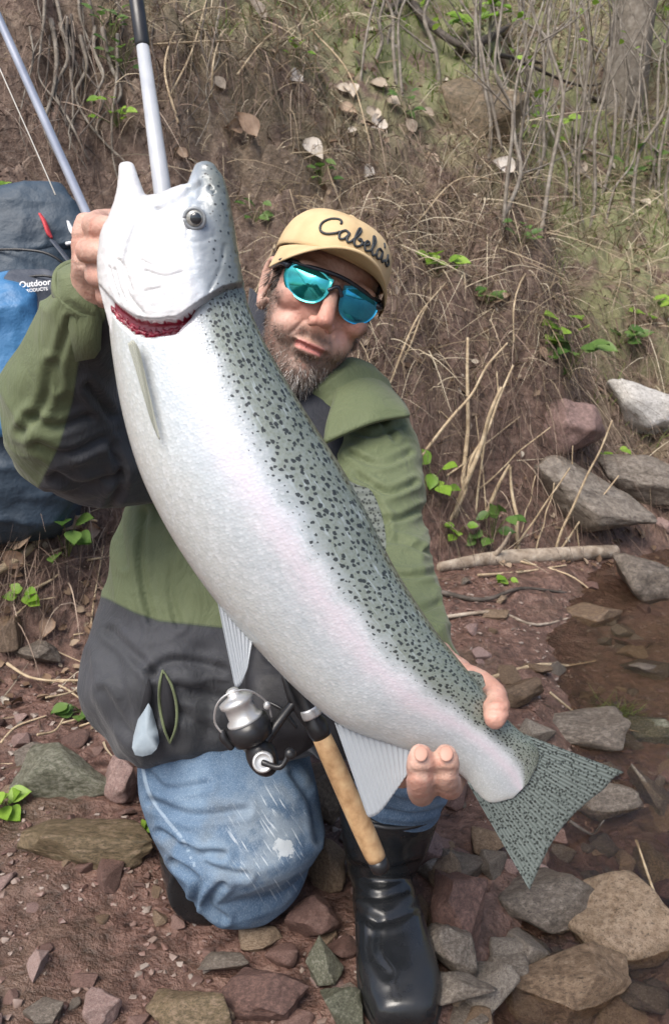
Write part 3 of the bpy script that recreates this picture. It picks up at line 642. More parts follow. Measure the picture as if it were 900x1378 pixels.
legs_in = [pxtube([(300, 900, 1.33, .10), (318, 1020, 1.27, .085), (338, 1150, 1.205, .06)]), wtube([P(338, 1150, 1.205), (-.18, 1.15, .10), (-.24, 1.38, .085)], [.06, .05, .04]),
           pxtube([(350, 880, 1.33, .09), (460, 900, 1.18, .065), (545, 975, 1.08, .055)]), wtube([P(545, 975, 1.08), (.09, 1.0, .25), (.07, 1.02, .09)], [.055, .05, .04]), wtube([(.066, 1.06, .05), (.085, .86, .04)], [.035, .035]), wtube([(-.24, 1.38, .085), (-.26, 1.5, .06)], [.04, .03])]
def fng(st): return pxtube(st, 14, 5)
hand_l = [pxtube([(588, 902, .850, .026, .021), (606, 924, .82, .031, .020), (606, 950, .797, .043, .017), (592, 985, .79, .040, .013)], 24, 4),
          fng([(628, 965, .792, .0125), (618, 1020, .785, .012), (606, 1058, .755, .0118), (601, 1046, .712, .0118), (600, 1022, .697, .0112), (600, 1010, .697, .0085)]),
          fng([(596, 970, .795, .0125), (582, 1030, .785, .012), (568, 1066, .755, .0122), (565, 1052, .710, .0122), (565, 1025, .694, .0116), (566, 1010, .694, .0088)]),
          fng([(566, 958, .797, .012), (550, 1012, .788, .0115), (538, 1046, .768, .011), (536, 1030, .757, .009)]),
          fng([(545, 945, .797, .011), (526, 985, .792, .0105), (515, 1016, .776, .0095), (515, 1005, .764, .008)]),
          fng([(606, 906, .835, .015), (640, 916, .80, .013), (664, 936, .756, .0125), (667, 955, .726, .0122), (665, 971, .716, .0090)])]
hand_r = [pxtube([(128, 398, .856, .027, .021), (140, 368, .838, .034, .02), (152, 335, .826, .042, .016), (158, 305, .822, .040, .014)], 24, 4),
          fng([(165, 296, .822, .0118), (138, 298, .815, .012), (127, 304, .785, .0122), (140, 306, .762, .0112), (158, 306, .755, .009)]),
          fng([(160, 330, .825, .0122), (132, 334, .815, .0125), (119, 338, .785, .0127), (134, 341, .760, .0116), (154, 342, .752, .009)]),
          fng([(160, 362, .826, .0118), (140, 366, .815, .0118), (130, 370, .79, .0118), (142, 374, .768, .011), (158, 376, .757, .009)]),
          fng([(160, 388, .83, .0105), (148, 394, .818, .0105), (142, 398, .795, .010), (154, 402, .775, .009)]),
          fng([(146, 385, .845, .015), (172, 352, .815, .0135), (188, 325, .795, .012), (196, 300, .782, .009)])]
bme = union('person_body', headp + neck + torso_in + arm_r + arm_l + legs_in + hand_l + hand_r, .0026, 4)
v = verts(bme); nn = normals(bme); L = HL(v); px, py, dd = to_px(v)
hm = (np.abs(L[:, 0]) < .1) & (L[:, 2] > -.14) & (L[:, 1] > .02) & (dd < 1.3)
face = hm.astype(float); o = np.zeros(len(v))
def g3(c, r): return np.exp(-(((L - np.array(c)) / np.array(r)) ** 2).sum(1))
o -= .0050 * g3((0, .092, -.0608), (.024, .02, .0022)) * face               # mouth line
for s in (-1, 1):
    o -= .0045 * g3((s * .031, .085, .030), (.02, .02, .006)) * face          # eye socket crease
    o -= .0028 * np.exp(-(((L[:, 0] - s * (.021 + (-.028 - L[:, 2]) * .45)) / .003) ** 2)) * sstep(-L[:, 2], .022, .032) * sstep(L[:, 2], -.062, -.05) * face * (L[:, 1] > .05)   # smile fold
    o -= .003 * g3((s * .0065, .103, -.034), (.0035, .006, .003)) * face      # nostril
    o -= .006 * g3((s * .086, -.012, .004), (.01, .008, .012)) * (dd < 1.35) * (np.abs(L[:, 0]) > .07)
vs0 = verts(bme)
for s in (-1, 1):
    o -= .0022 * g3((s * .035, .07, -.028), (.022, .04, .006)) * face
o += .0014 * (fbm(v * 160, 3, 5) - .44) * face + .0009 * (ridged(v * 120, 2, 9) - .4) * (dd < .86)
# finger creases
for (x, y, w) in [(600, 1038, 14), (600, 1043, 14), (566, 1040, 14), (566, 1045, 14), (668, 936, 14), (668, 941, 14), (667, 957, 12), (119, 320, 14), (122, 356, 14)]: o -= .0022 * np.exp(-((py - y) / 2.6) ** 2 - ((px - x) / (w * 1.6)) ** 2) * (dd < .82)
set_verts(bme, v + nn * o[:, None])
beard = (sstep(-L[:, 2], .038, .062) * sstep(L[:, 1], -.03, .02) + sstep(np.abs(L[:, 0]), .056, .066) * sstep(-L[:, 2], -.012, .02) * sstep(L[:, 1], -.02, .015))
must = np.exp(-((L[:, 2] + .044) / .0075) ** 2) * sstep(-np.abs(L[:, 0]), -.034, -.02) * (L[:, 1] > .06)
lip = np.exp(-((L[:, 2] + .0605) / .0085) ** 2) * sstep(-np.abs(L[:, 0]), -.026, -.017) * (L[:, 1] > .07)
isface = (np.abs(L[:, 0]) < .095) & (np.abs(L[:, 1]) < .14) & (L[:, 2] > -.135) & (L[:, 2] < .15)
bval = np.clip(np.maximum(beard, must) * isface - lip * 1.2 * isface, 0, 1)
attr(bme, 'beard', bval); attr(bme, 'lip', lip * isface)
blush = np.clip(g3((.04, .08, -.012), (.03, .05, .025)) + g3((-.04, .08, -.012), (.03, .05, .025)) + 1.2 * g3((0, .11, -.02), (.02, .02, .02)), 0, 1) * isface
hands = ((dd < .9)).astype(float); attr(bme, 'blush', np.maximum(blush, hands * .45 * (fbm(v * 60, 2, 8) > .4)))
m = Mat('skin'); n1 = m.noise(35, 5); n2 = m.noise(260, 3)
c = m.ramp(n1, [(.3, (.38, .22, .165)), (.55, (.48, .30, .235)), (.75, (.55, .365, .30))]); c = m.mix(m.math('MULTIPLY', m.attr('blush'), .55), c, (.58, .24, .18))
c = m.mix(m.math('MULTIPLY', m.attr('beard'), m.math('ADD', .5, m.math('MULTIPLY', n2, .5))), c, (.115, .080, .062)); c = m.mix(m.math('MULTIPLY', m.step(m.attr('lip'), .3, .8), .8), c, (.46, .155, .14))
m.set('Base Color', c); c = m.mix(m.math('MULTIPLY', m.step(m.noise(95, 4), .52, .70), .28), c, (.34, .12, .085)); m.lk(c, m.b.inputs['Base Color']); m.set('Roughness', m.math('ADD', .44, m.math('MULTIPLY', n2, .2))); m.set('Subsurface Weight', .12); m.set('Subsurface Radius', (.012, .005, .003)); m.set('Subsurface Scale', .6)
b = m.bump(n2, .5, .002); m.bump(m.noise(900, 2), .2, .0006, b); M_SKIN = m.m
person = empty('person', (-.05, 1.05, 0), 'kneeling person in green and charcoal jacket, tan cap and mirrored sunglasses holding the fish', 'person')
pbody = obj('body', bme, M_SKIN, person)
# finger nails
M_NAIL = simple('finger nail', [(.3, (.36, .19, .14)), (.7, (.42, .235, .175))], 60, .5, .1, 200, .001)
for (x, y, d_) in [(600, 1014, .6868), (566, 1014, .6838)]:
    c0 = P(x, y, d_); vn = nrm(CAM - c0 + UPV * .35); a0 = nrm(np.cross(vn, [0, 0, 1.0])); b0 = np.cross(vn, a0)
    obj('nail', mesh('nail', *ellip(c0, (.0058, .0070, .0010), np.stack([a0, b0, vn], 1), 16, 10)), M_NAIL, pbody)
# beard and hair: fine strands
def strands(P0, D, Ln, W_, bend, seg=3):
    N = len(P0); side = nrm(np.cross(D, RNG.normal(size=(N, 3)))); V_ = []
    for k in range(seg + 1):
        t = k / seg; c = P0 + D * (Ln * t)[:, None] + bend * (Ln * t * t)[:, None]; w = (W_ * (1 - .85 * t))[:, None]; V_ += [c - side * w, c + side * w]
    V_ = np.stack(V_, 1).reshape(-1, 3); k2 = 2 * (seg + 1); b = np.arange(N)[:, None] * k2
    F_ = np.vstack([np.hstack([b + 2 * k, b + 2 * k + 1, b + 2 * k + 3, b + 2 * k + 2]) for k in range(seg)])
    return V_, F_, np.repeat(RNG.random(N), k2)
def hairmat(name, stops):
    m = Mat(name); m.set('Base Color', m.ramp(m.attr('rnd'), stops)); m.set('Roughness', .45); return m.m
M_BEARD = hairmat('greying beard hair', [(0, (.045, .030, .022)), (.4, (.11, .078, .06)), (.65, (.24, .20, .17)), (.85, (.46, .42, .38)), (1, (.62, .59, .55))])
M_HAIR = hairmat('dark hair', [(0, (.018, .012, .009)), (.8, (.05, .035, .026)), (1, (.12, .10, .085))])
v = verts(bme); nn = normals(bme); L = HL(v)
idx = np.where((bval > .3) & (nn @ HM[:, 1] > -.7))[0]; pr = bval[idx] * (1 + .6 * sstep(-L[idx, 2], .075, .1)); pick = RNG.choice(idx, 5200, p=pr / pr.sum())
jit = RNG.normal(size=(5200, 3)); D = nrm(nn[pick] * .7 - HM[:, 2] * .75 + jit * .28); lower = sstep(-L[pick, 2], .06, .11)
Lb = (.0045 + .008 * lower) * RNG.uniform(.6, 1.3, 5200); wb = np.full(5200, .00042)
sv, sf, sr = strands(v[pick] - nn[pick] * .0008 + jit * .0007, D, Lb, wb, -HM[:, 2][None, :] * .25 + jit * .1)
grey = np.repeat(np.clip(.75 * lower + .45 * RNG.random(5200) * lower, 0, 1), 8); sr = np.clip(sr * .62 + grey * .5 * sr + .1 * grey, 0, 1)
be = fast_mesh('beard', sv, sf); attr(be, 'rnd', sr); obj('beard', be, M_BEARD, person, kind='stuff')
cand = np.where((np.abs(L[:, 0]) > .058) & (L[:, 2] > .0) & (L[:, 2] < .07) & (L[:, 1] < .035) & (L[:, 1] > -.1) & (np.abs(L[:, 0]) < .08))[0]
pk = RNG.choice(cand, 2600); jit = RNG.normal(size=(2600, 3)); D = nrm(nn[pk] * .35 - HM[:, 2] - HM[:, 1] * .35 + jit * .2)
sv, sf, sr = strands(v[pk] + jit * .0008, D, RNG.uniform(.008, .018, 2600), np.full(2600, .0005), jit * .1)
hm_ = fast_mesh('hair', sv, sf); attr(hm_, 'rnd', sr); obj('hair', hm_, M_HAIR, person, kind='stuff')

# ---- cap
M_CAP = simple('tan cotton twill', [(.3, (.44, .315, .165)), (.5, (.53, .39, .215)), (.7, (.59, .445, .255))], 16, .85, .25, 700, .0015)
def cap_r(az, el):   # dome radii, az from front towards his left, el from 0 (band) to 90 deg
    ce = np.cos(el) ** .62; se = np.sin(el) ** .95
    return np.stack([.0865 * np.sin(az) * ce, .1085 * np.cos(az) * ce - .014, .054 + .078 * se + .014 * np.cos(az) * ce * (1 - se)], -1)
na, ne = 96, 26; AZ = np.linspace(0, 2 * np.pi, na, endpoint=False); EL = np.linspace(0, np.pi / 2 - .02, ne)
cv, cf = [], []
for e in EL:
    p = cap_r(AZ, np.full(na, e)); seam = np.min(np.abs(((AZ[:, None] - np.arange(6) * np.pi / 3 - 0.0 + np.pi) % (2 * np.pi)) - np.pi), 1)
    k = 1 - .012 * np.exp(-(seam / .025) ** 2) * (e < 1.3) + .018 * (fbm(p * 34, 2, 6) - .44) * (1 + 1.2 * (np.cos(AZ) < .3)); q = p.copy(); q[:, :2] *= k[:, None]; cv.append(q)
cv = np.vstack(cv); inner = cv * np.array([.965, .965, 1]) - np.array([0, 0, .002]); top = np.array([[0, -.014, .1325], [0, -.014, .129]])
cvv = np.vstack([cv, inner, top]); N = len(cv)
for i in range(ne - 1):
    for j in range(na):
        k = (j + 1) % na; cf.append((i * na + j, i * na + k, (i + 1) * na + k, (i + 1) * na + j)); cf.append((N + i * na + j, N + (i + 1) * na + j, N + (i + 1) * na + k, N + i * na + k))
for j in range(na):
    k = (j + 1) % na; cf.append((j, N + j, N + k, k)); cf.append(((ne - 1) * na + j, (ne - 1) * na + k, 2 * N)); cf.append((N + (ne - 1) * na + j, 2 * N + 1, N + (ne - 1) * na + k))
cap = obj('cap', mesh('cap', HW(cvv), cf), M_CAP, person)
# brim
nb, nr_ = 49, 14; bv_, bf_ = [], []
for lay in (0, 1):
    for i in range(nb):
        a = (i / (nb - 1) - .5) * 2 * R(78)
        root = cap_r(np.array([a]), np.array([0.0]))[0] * np.array([.99, .99, 1]) + np.array([0, 0, .004])
        for j in range(nr_):
            t = j / (nr_ - 1); ext = .066 * max(0, math.cos(a * 1.10)) ** .75
            x = root[0] * (1 + .05 * t); y = root[1] + ext * t
            z = root[2] + .006 * t * math.cos(a) - .040 * (x / .0865) ** 2 * (.25 + .75 * t) - (.0 if lay == 0 else .0038)
            bv_.append((x, y, z))
nbv = nb * nr_
for i in range(nb - 1):
    for j in range(nr_ - 1):
        a = i * nr_ + j; bf_.append((a, a + nr_, a + nr_ + 1, a + 1)); bf_.append((nbv + a, nbv + a + 1, nbv + a + nr_ + 1, nbv + a + nr_))
edge = [i * nr_ + nr_ - 1 for i in range(nb)]
for p, q in zip(edge[:-1], edge[1:]): bf_.append((p, q, nbv + q, nbv + p))
obj('brim', mesh('brim', HW(bv_), bf_), M_CAP, cap)
M_STITCH = simple('tan stitching', [(.3, (.30, .22, .12)), (.7, (.40, .30, .17))], 60, .8, 0)
obj('button', mesh('button', *hell((0, -.014, .1335), (.008, .008, .004))), M_CAP, cap)
# script lettering: Cabela's
M_THREAD = simple('black embroidery thread', [(.3, (.010, .013, .016)), (.7, (.03, .035, .04))], 80, .55, .4, 900, .001)
GL = {'C': [(1.55, 1.62), (1.5, 1.95), (1.15, 2.1), (.5, 1.75), (.1, .95), (.3, .22), (.85, .05), (1.5, .4), (1.75, .7)],
      'a': [(.75, .95), (.4, 1.08), (.08, .62), (.2, .1), (.55, .22), (.82, .98), (.74, .35), (.92, .06), (1.2, .35)],
      'b': [(0, .35), (.42, 1.3), (.55, 1.95), (.36, 2.08), (.2, 1.25), (.2, .32), (.48, .05), (.85, .42), (.72, .92), (.5, .75), (1.0, .72)],
      'e': [(0, .5), (.4, .72), (.52, .98), (.28, 1.08), (.1, .62), (.3, .1), (.72, .3)],
      'l': [(0, .3), (.42, 1.4), (.44, 1.98), (.22, 1.95), (.14, .6), (.32, .06), (.6, .3)],
      "'": [(.12, 2.05), (.14, 1.85), (.04, 1.6)], 's': [(0, .2), (.32, .85), (.38, 1.1), (.34, .8), (.62, .42), (.42, .06), (.08, .14)]}
xo = 0.0
for ch, adv in zip("Cabela's", [1.75, 1.15, 1.0, .72, .6, 1.15, .2, .6]):
    g = catmull(np.array([(x + xo, y) for x, y in GL[ch]]), 5); xo += adv; pts = []
    for x, y in g:
        az = (x / 7.2 - .5) * R(86) + R(5); el = R(17) + y * R(13.5); pts.append(cap_r(np.array([az]), np.array([el]))[0] * np.array([1.012, 1.012, 1.002]))
    obj('letter', mesh('letter', *wtube(HW(pts), .0017, 8, 1)), M_THREAD, cap)
# ---- sunglasses
def lensmat(name, st):
    m = Mat(name); m.set('Base Color', m.ramp(m.noise(38, 3, None, .5, .6), st)); m.set('Metallic', .85); m.set('Roughness', .07); m.set('Coat Weight', .6); m.set('Coat Roughness', .03); return m.m
M_LENS = [lensmat('teal mirrored lens', [(.3, (.01, .16, .17)), (.5, (.02, .36, .34)), (.7, (.05, .46, .60))]), lensmat('blue mirrored lens', [(.3, (.01, .20, .38)), (.5, (.02, .40, .66)), (.7, (.04, .50, .74))])]
M_FRAME = simple('dark navy plastic', [(.3, (.010, .014, .024)), (.7, (.022, .028, .042))], 40, .22, 0, spec=.6)
def gsurf(x, z, o=0.0):
    return np.array([x, .1035 + o - 6.6 * x * x - 1.2 * (z - .02) ** 2 * 10, z])
OUT = [(.008, .035), (.025, .0405), (.045, .040), (.064, .036), (.071, .026), (.067, .008), (.054, -.004), (.034, -.007), (.017, -.001), (.009, .014)]
glasses = None
for q, s in enumerate((-1, 1)):
    o2 = catmull(np.array(OUT + OUT[:1]), 4)[:-1]; cen = o2.mean(0); V_, F_ = [], []; n_ = len(o2)
    rings = [1, .8, .55, .28]
    for off_ in (0, -.002):
        for k in rings:
            for x, z in o2: V_.append(gsurf(s * (cen[0] + (x - cen[0]) * k), cen[1] + (z - cen[1]) * k, off_ + .0012 * (1 - k)))
        V_.append(gsurf(s * cen[0], cen[1], off_ + .0014))
    B0 = len(rings) * n_ + 1
    for lay in (0, 1):
        for r_ in range(len(rings) - 1):
            for i in range(n_):
                k = (i + 1) % n_; F_.append(tuple(lay * B0 + t for t in (r_ * n_ + i, r_ * n_ + k, (r_ + 1) * n_ + k, (r_ + 1) * n_ + i)))
        for i in range(n_): F_.append(tuple(lay * B0 + t for t in ((len(rings) - 1) * n_ + i, (len(rings) - 1) * n_ + (i + 1) % n_, B0 - 1)))
    for i in range(n_): F_.append((i, (i + 1) % n_, B0 + (i + 1) % n_, B0 + i))
    lens_me = mesh('lens', HW(V_), F_)
    if glasses is None:
        fp = [htube([gsurf(x, .040 + .0028 * math.cos(x * 50), .0005) for x in np.linspace(-.069, .069, 17)], .0030, 10, 1),
              htube([gsurf(-.010, .02), gsurf(0, .029, .001), gsurf(.010, .02)], .0028, 10, 4)]
        for t in (-1, 1): fp.append(htube([gsurf(t * .068, .030), (t * .076, .060, .032), (t * .080, .02, .026), (t * .080, -.012, .020)], [.0055, .0055, .0042, .003], 10, 4))
        glasses = obj('sunglasses', mesh('frame', *join(fp)), M_FRAME, person)
    obj('lens', lens_me, M_LENS[q], glasses)

# ---- jacket
def fabric(name, cols, panel=None):
    m = Mat(name); f = m.noise(5, 4); c = m.ramp(f, [(.35, cols[0]), (.65, cols[1])])
    if panel:
        c2 = m.ramp(m.noise(7, 5), [(.3, panel[0]), (.7, panel[1])]); c = m.mix(m.step(m.attr('panel'), -.6, .6), c, c2)
        sm_ = m.math('ABSOLUTE', m.attr('panel')); c = m.mix(m.math('MULTIPLY', m.step(sm_, 3.2, 1.2), .45), c, (.03, .04, .03))
    c = m.mix(m.math('MULTIPLY', m.noise(420, 2), .28), c, tuple(x * .55 for x in cols[0]))
    m.set('Base Color', c); m.set('Roughness', .68); m.set('Specular IOR Level', .35); m.set('Sheen Weight', .12)
    b = m.bump(m.noise(900, 2), .25, .0008); m.bump(m.noise(30, 5, m.mapping((1, 1, .45)), .6, 1.2), .55, .008, b); return m.m
GREEN = ((.098, .122, .058), (.132, .158, .080)); CHAR = ((.024, .0245, .034), (.045, .0455, .060))
M_JACK = fabric('green and charcoal shell fabric', GREEN, CHAR); M_NAVY = fabric('navy knit', ((.010, .012, .018), (.020, .023, .033))); M_GREEN = fabric('green shell fabric', GREEN)
def creases(me, lines, mirror=False):
    v = verts(me); n = normals(me); px, py, d = to_px(v); front = sstep(np.einsum('ij,ij->i', n, nrm(CAM - v)), -.1, .35); o = np.zeros(len(v))
    for pts, w, amp in lines:
        dl = ln(px, py, pts); o += -amp * np.exp(-(dl / w) ** 2) + amp * .55 * np.exp(-((dl - 2.0 * w) / (1.1 * w)) ** 2)
    set_verts(me, v + n * (o * front)[:, None])
def wrinkle(me, M, amp, s, thr=.0):
    v = verts(me); n = normals(me); q = v @ np.asarray(M).T; o = (ridged(q, 2, s) - .42) * amp + (fbm(v * 9, 3, s + 5) - .44) * amp * 1.2; set_verts(me, v + n * o[:, None])
tst = [(432, 512, 1.25, .075, .06), (415, 535, 1.26, .150, .085), (398, 580, 1.275, .185, .115), (370, 680, 1.28, .198, .13), (338, 770, 1.285, .205, .138), (318, 850, 1.285, .207, .145), (302, 905, 1.28, .213, .150), (299, 942, 1.265, .205, .150), (302, 962, 1.255, .172, .130)]
tparts = [pxtube(tst, 64, 8, 2.3), pxtube([(330, 880, 1.25, .13, .1), (380, 945, 1.2, .10, .09), (390, 982, 1.17, .075, .06)], 40, 6), pxtube([(330, 860, 1.27, .13, .12), (420, 895, 1.2, .112, .11), (490, 930, 1.14, .10, .095)], 40, 6)]
jt = union('jacket', tparts, .0042, 6); wrinkle(jt, np.array([[12, 0, 2], [0, 8, 0], [-1, 0, 5]]), .020, 40)
creases(jt, [([(195, 690), (190, 760), (205, 835)], 5, .005), ([(235, 720), (228, 790), (240, 840)], 5, .004), ([(160, 700), (168, 760)], 5, .004), ([(205, 905), (212, 950), (200, 1000)], 5, .006),
             ([(270, 880), (285, 935), (275, 1000)], 12, .004), ([(155, 880), (170, 950), (200, 1010)], 11, .004), ([(205, 905), (235, 890), (300, 900)], 6, .006), ([(240, 925), (290, 940), (330, 930)], 7, .006), ([(150, 850), (190, 890), (208, 905)], 6, .005), ([(245, 960), (285, 985), (330, 1000)], 7, .005), ([(140, 930), (165, 975), (185, 1000)], 6, .005), ([(260, 930), (320, 915), (370, 930)], 10, .003),
             ([(455, 590), (490, 575), (548, 552)], 3, .004), ([(440, 600), (520, 640)], 6, .004)])
v = verts(jt); px, py, d = to_px(v); attr(jt, 'panel', py - np.interp(px, [120, 145, 180, 215, 300, 420, 560], [798, 806, 824, 836, 845, 848, 848]))
jacket = obj('jacket', jt, M_JACK, person)
# sleeves
sr_ = union('sleeve', [pxtube([(330, 545, 1.25, .085), (240, 585, 1.17, .088), (150, 600, 1.08, .088), (100, 592, 1.04, .080)], 40, 6), pxtube([(100, 600, 1.04, .078), (82, 560, 1.0, .074), (84, 510, .965, .066), (104, 450, .92, .055), (118, 410, .885, .045), (124, 388, .868, .040)], 40, 6)], .0036, 5)
wrinkle(sr_, np.array([[8, 0, 8], [0, 6, 0], [-6, 0, 6]]), .016, 60)
creases(sr_, [([(50, 600), (90, 612), (140, 590)], 6, .006), ([(40, 560), (75, 575), (120, 560)], 6, .005), ([(70, 490), (60, 540), (30, 580)], 6, .005), ([(75, 640), (110, 655), (160, 640)], 6, .006), ([(150, 600), (165, 640), (150, 680)], 6, .006), ([(95, 430), (80, 480), (78, 520)], 5, .004), ([(120, 520), (150, 560)], 6, .006)])
v = verts(sr_); px, py, d = to_px(v); attr(sr_, 'panel', px - np.interp(py, [360, 430, 475, 540, 600, 665, 700], [150, 142, 108, 98, 80, 48, 30]))  # charcoal inner panel, also covering sleeve shadow painted in the same dark
obj('sleeve', sr_, M_JACK, jacket)
sl = union('sleeve', [pxtube([(462, 555, 1.255, .088), (487, 605, 1.21, .078), (497, 665, 1.15, .070), (514, 740, 1.075, .063), (533, 800, 1.0, .056), (552, 846, .94, .047), (568, 876, .90, .042), (576, 890, .885, .040)], 40, 7)], .0034, 4)
wrinkle(sl, np.array([[5, 0, 4], [0, 5, 0], [-8, 4, 14]]), .016, 80)
creases(sl, [([(470, 610), (510, 625), (550, 610)], 4, .005), ([(480, 640), (520, 662), (556, 650)], 4, .006), ([(495, 690), (530, 700), (566, 685)], 4, .005), ([(500, 730), (540, 728), (575, 742)], 4, .005), ([(510, 770), (550, 775), (584, 770)], 4, .005), ([(530, 810), (560, 822), (590, 812)], 4, .004), ([(460, 575), (500, 585), (540, 572)], 4, .004), ([(490, 660), (515, 690), (520, 720)], 4, .005), ([(470, 540), (500, 552), (530, 590)], 4, .004)])
attr(sl, 'panel', np.full(len(sl.vertices), -50.0)); obj('sleeve', sl, M_JACK, jacket)
# cuff with its tab
def ring(c, n, r1, r2, th, hgt, mname):
    a, b = disc_frame(nrm(n)); n = nrm(n); V_, F_ = [], []; N = 40
    for h_, k in ((-.5, 1), (.5, 1.02), (.5, .86), (-.5, .86)):
        for j in range(N):
            t = 2 * math.pi * j / N; V_.append(c + n * hgt * h_ + (a * r1 * math.cos(t) + b * r2 * math.sin(t)) * k)
    for r_ in range(4):
        for j in range(N):
            k = (j + 1) % N; q = (r_ + 1) % 4; F_.append((r_ * N + j, r_ * N + k, q * N + k, q * N + j))
    return mesh(mname, V_, F_)
cd_ = nrm(P(128, 380, .86) - P(112, 430, .905))
obj('cuff', ring(P(123, 393, .872), cd_, .0405, .0405, .004, .012, 'cuff'), M_GREEN, jacket)
tabv = [P(*p) for p in [(100, 388, .835), (122, 384, .832), (138, 430, .850), (136, 470, .868), (128, 482, .872), (102, 487, .874), (92, 440, .858)]]
def plate(pts, th, mname, n=None):
    pts = np.array(pts); n = nrm(np.cross(pts[1] - pts[0], pts[2] - pts[0])) if n is None else n; k = len(pts); cen = pts.mean(0); V_ = list(pts + n * th / 2) + list(pts - n * th / 2) + [cen + n * (th / 2 + .002), cen - n * th / 2]
    F_ = [(i, (i + 1) % k, 2 * k) for i in range(k)] + [(k + (i + 1) % k, k + i, 2 * k + 1) for i in range(k)] + [(i, k + i, k + (i + 1) % k, (i + 1) % k) for i in range(k)]
    return mesh(mname, V_, F_)
obj('cuff_tab', plate(tabv, .004, 'tab', nrm(CAM - tabv[0])), M_GREEN, jacket)
# collar: folded green flap around the neck, navy lining, navy gaiter
def sheet(rows, th, mname, sub=5):
    G = np.array([[P(*p) for p in r] for r in rows]); G = np.array([catmull(r, sub) for r in G]); G = np.array([catmull(G[:, i], sub) for i in range(G.shape[1])]).transpose(1, 0, 2)
    a, b = G.shape[:2]; du = np.gradient(G, axis=0); dv = np.gradient(G, axis=1); n = nrm(np.cross(du, dv)); V_ = np.vstack([(G + n * th / 2).reshape(-1, 3), (G - n * th / 2).reshape(-1, 3)]); N = a * b; F_ = []
    for i in range(a - 1):
        for j in range(b - 1):
            q = i * b + j; F_.append((q, q + 1, q + b + 1, q + b)); F_.append((N + q, N + q + b, N + q + b + 1, N + q + 1))
    rim = [i * b for i in range(a)] + [(a - 1) * b + j for j in range(1, b)] + [i * b + b - 1 for i in range(a - 2, -1, -1)] + [j for j in range(b - 2, 0, -1)]
    for p, q in zip(rim, rim[1:] + rim[:1]): F_.append((p, q, N + q, N + p))
    return mesh(mname, V_, F_)
obj('collar', sheet([[(462, 492, 1.22), (478, 490, 1.235), (500, 500, 1.25), (518, 516, 1.262)], [(452, 530, 1.165), (478, 520, 1.165), (510, 520, 1.18), (540, 540, 1.20)], [(440, 570, 1.118), (470, 556, 1.112), (510, 545, 1.122), (548, 552, 1.142)], [(436, 597, 1.098), (462, 585, 1.092), (505, 568, 1.100), (551, 560, 1.128)]], .005, 'collar'), M_GREEN, jacket)
obj('collar_lining', sheet([[(338, 388, 1.30), (350, 402, 1.26), (362, 420, 1.24)], [(334, 440, 1.28), (350, 455, 1.22), (368, 470, 1.19)], [(345, 500, 1.24), (372, 520, 1.17), (395, 540, 1.15)]], .006, 'lining'), M_NAVY, jacket)
gt = union('undershirt', [wtube([HW([(0, -.045, -.085)])[0], HW([(0, -.035, -.125)])[0], P(420, 565, 1.25), P(422, 610, 1.225), P(420, 650, 1.21)], [.060, .066, .080, .092, .10], 36, 5)], .004, 4)
wrinkle(gt, np.diag([7, 7, 16]), .008, 90); obj('undershirt', gt, M_NAVY, person)
# pocket on the jacket front
M_DARK = simple('painted pocket shade', [(.3, (.006, .006, .008)), (.7, (.014, .014, .018))], 20, .9, 0)  # near-black plates paint the shade inside the pocket openings
def onj(px_, py_, o=.004):      # a point just proud of the jacket front
    q = JK.ray_cast(Vector(CAM), Vector(P(px_, py_, 1.0) - CAM).normalized())
    p = q[0] if q[0] is not None else Vector(P(px_, py_, 1.13)); return np.array(p) + nrm(CAM - np.array(p)) * o
from mathutils.bvhtree import BVHTree
JK = BVHTree.FromPolygons([tuple(x) for x in verts(jt)], [tuple(p.vertices) for p in jt.polygons])
def patch(outline, o, th, mname):
    pts = [onj(x, y, o) for x, y in outline]; return plate(pts, th, mname, nrm(CAM - pts[0]))
obj('pocket_opening_shade', patch([(221, 906), (230, 925), (236, 950), (235, 975), (229, 996), (222, 978), (217, 948), (217, 922)], .004, .002, 'slit'), M_DARK, jacket)
obj('pocket_edge', mesh('edge', *wtube([onj(x, y, .006) for x, y in [(219, 902), (231, 922), (238, 950), (237, 978), (229, 1000)]], [.0015, .002, .0022, .002, .0015], 10, 4)), M_GREEN, jacket)
obj('pocket_edge', mesh('edge', *wtube([onj(x, y, .006) for x, y in [(219, 902), (215, 922), (215, 950), (221, 980), (229, 1000)]], [.0015, .002, .0022, .002, .0015], 10, 4)), M_GREEN, jacket)
obj('pocket_slit_shade', patch([(200, 912), (205, 930), (204, 955), (196, 972), (188, 966), (193, 938)], .004, .002, 'slit'), M_DARK, jacket)
M_CLOTH = simple('pale cloth', [(.3, (.22, .27, .31)), (.7, (.32, .37, .41))], 20, .75, .3, 80, .003)
cl = [(186, 968, 1.13), (193, 958, 1.12), (200, 946, 1.12), (205, 955, 1.12), (209, 970, 1.11), (213, 985, 1.10), (215, 998, 1.098), (211, 1008, 1.1), (204, 1015, 1.10), (192, 1018, 1.105), (182, 1016, 1.11), (178, 1006, 1.11), (180, 990, 1.12)]
obj('cloth', plate([onj(x, y, .008) if y < 1000 else P(x, y, d) for x, y, d in cl], .005, 'cloth', nrm(CAM - P(195, 985, 1.12))), M_CLOTH, None, 'pale blue-white cloth poking out of the jacket pocket', 'cloth')

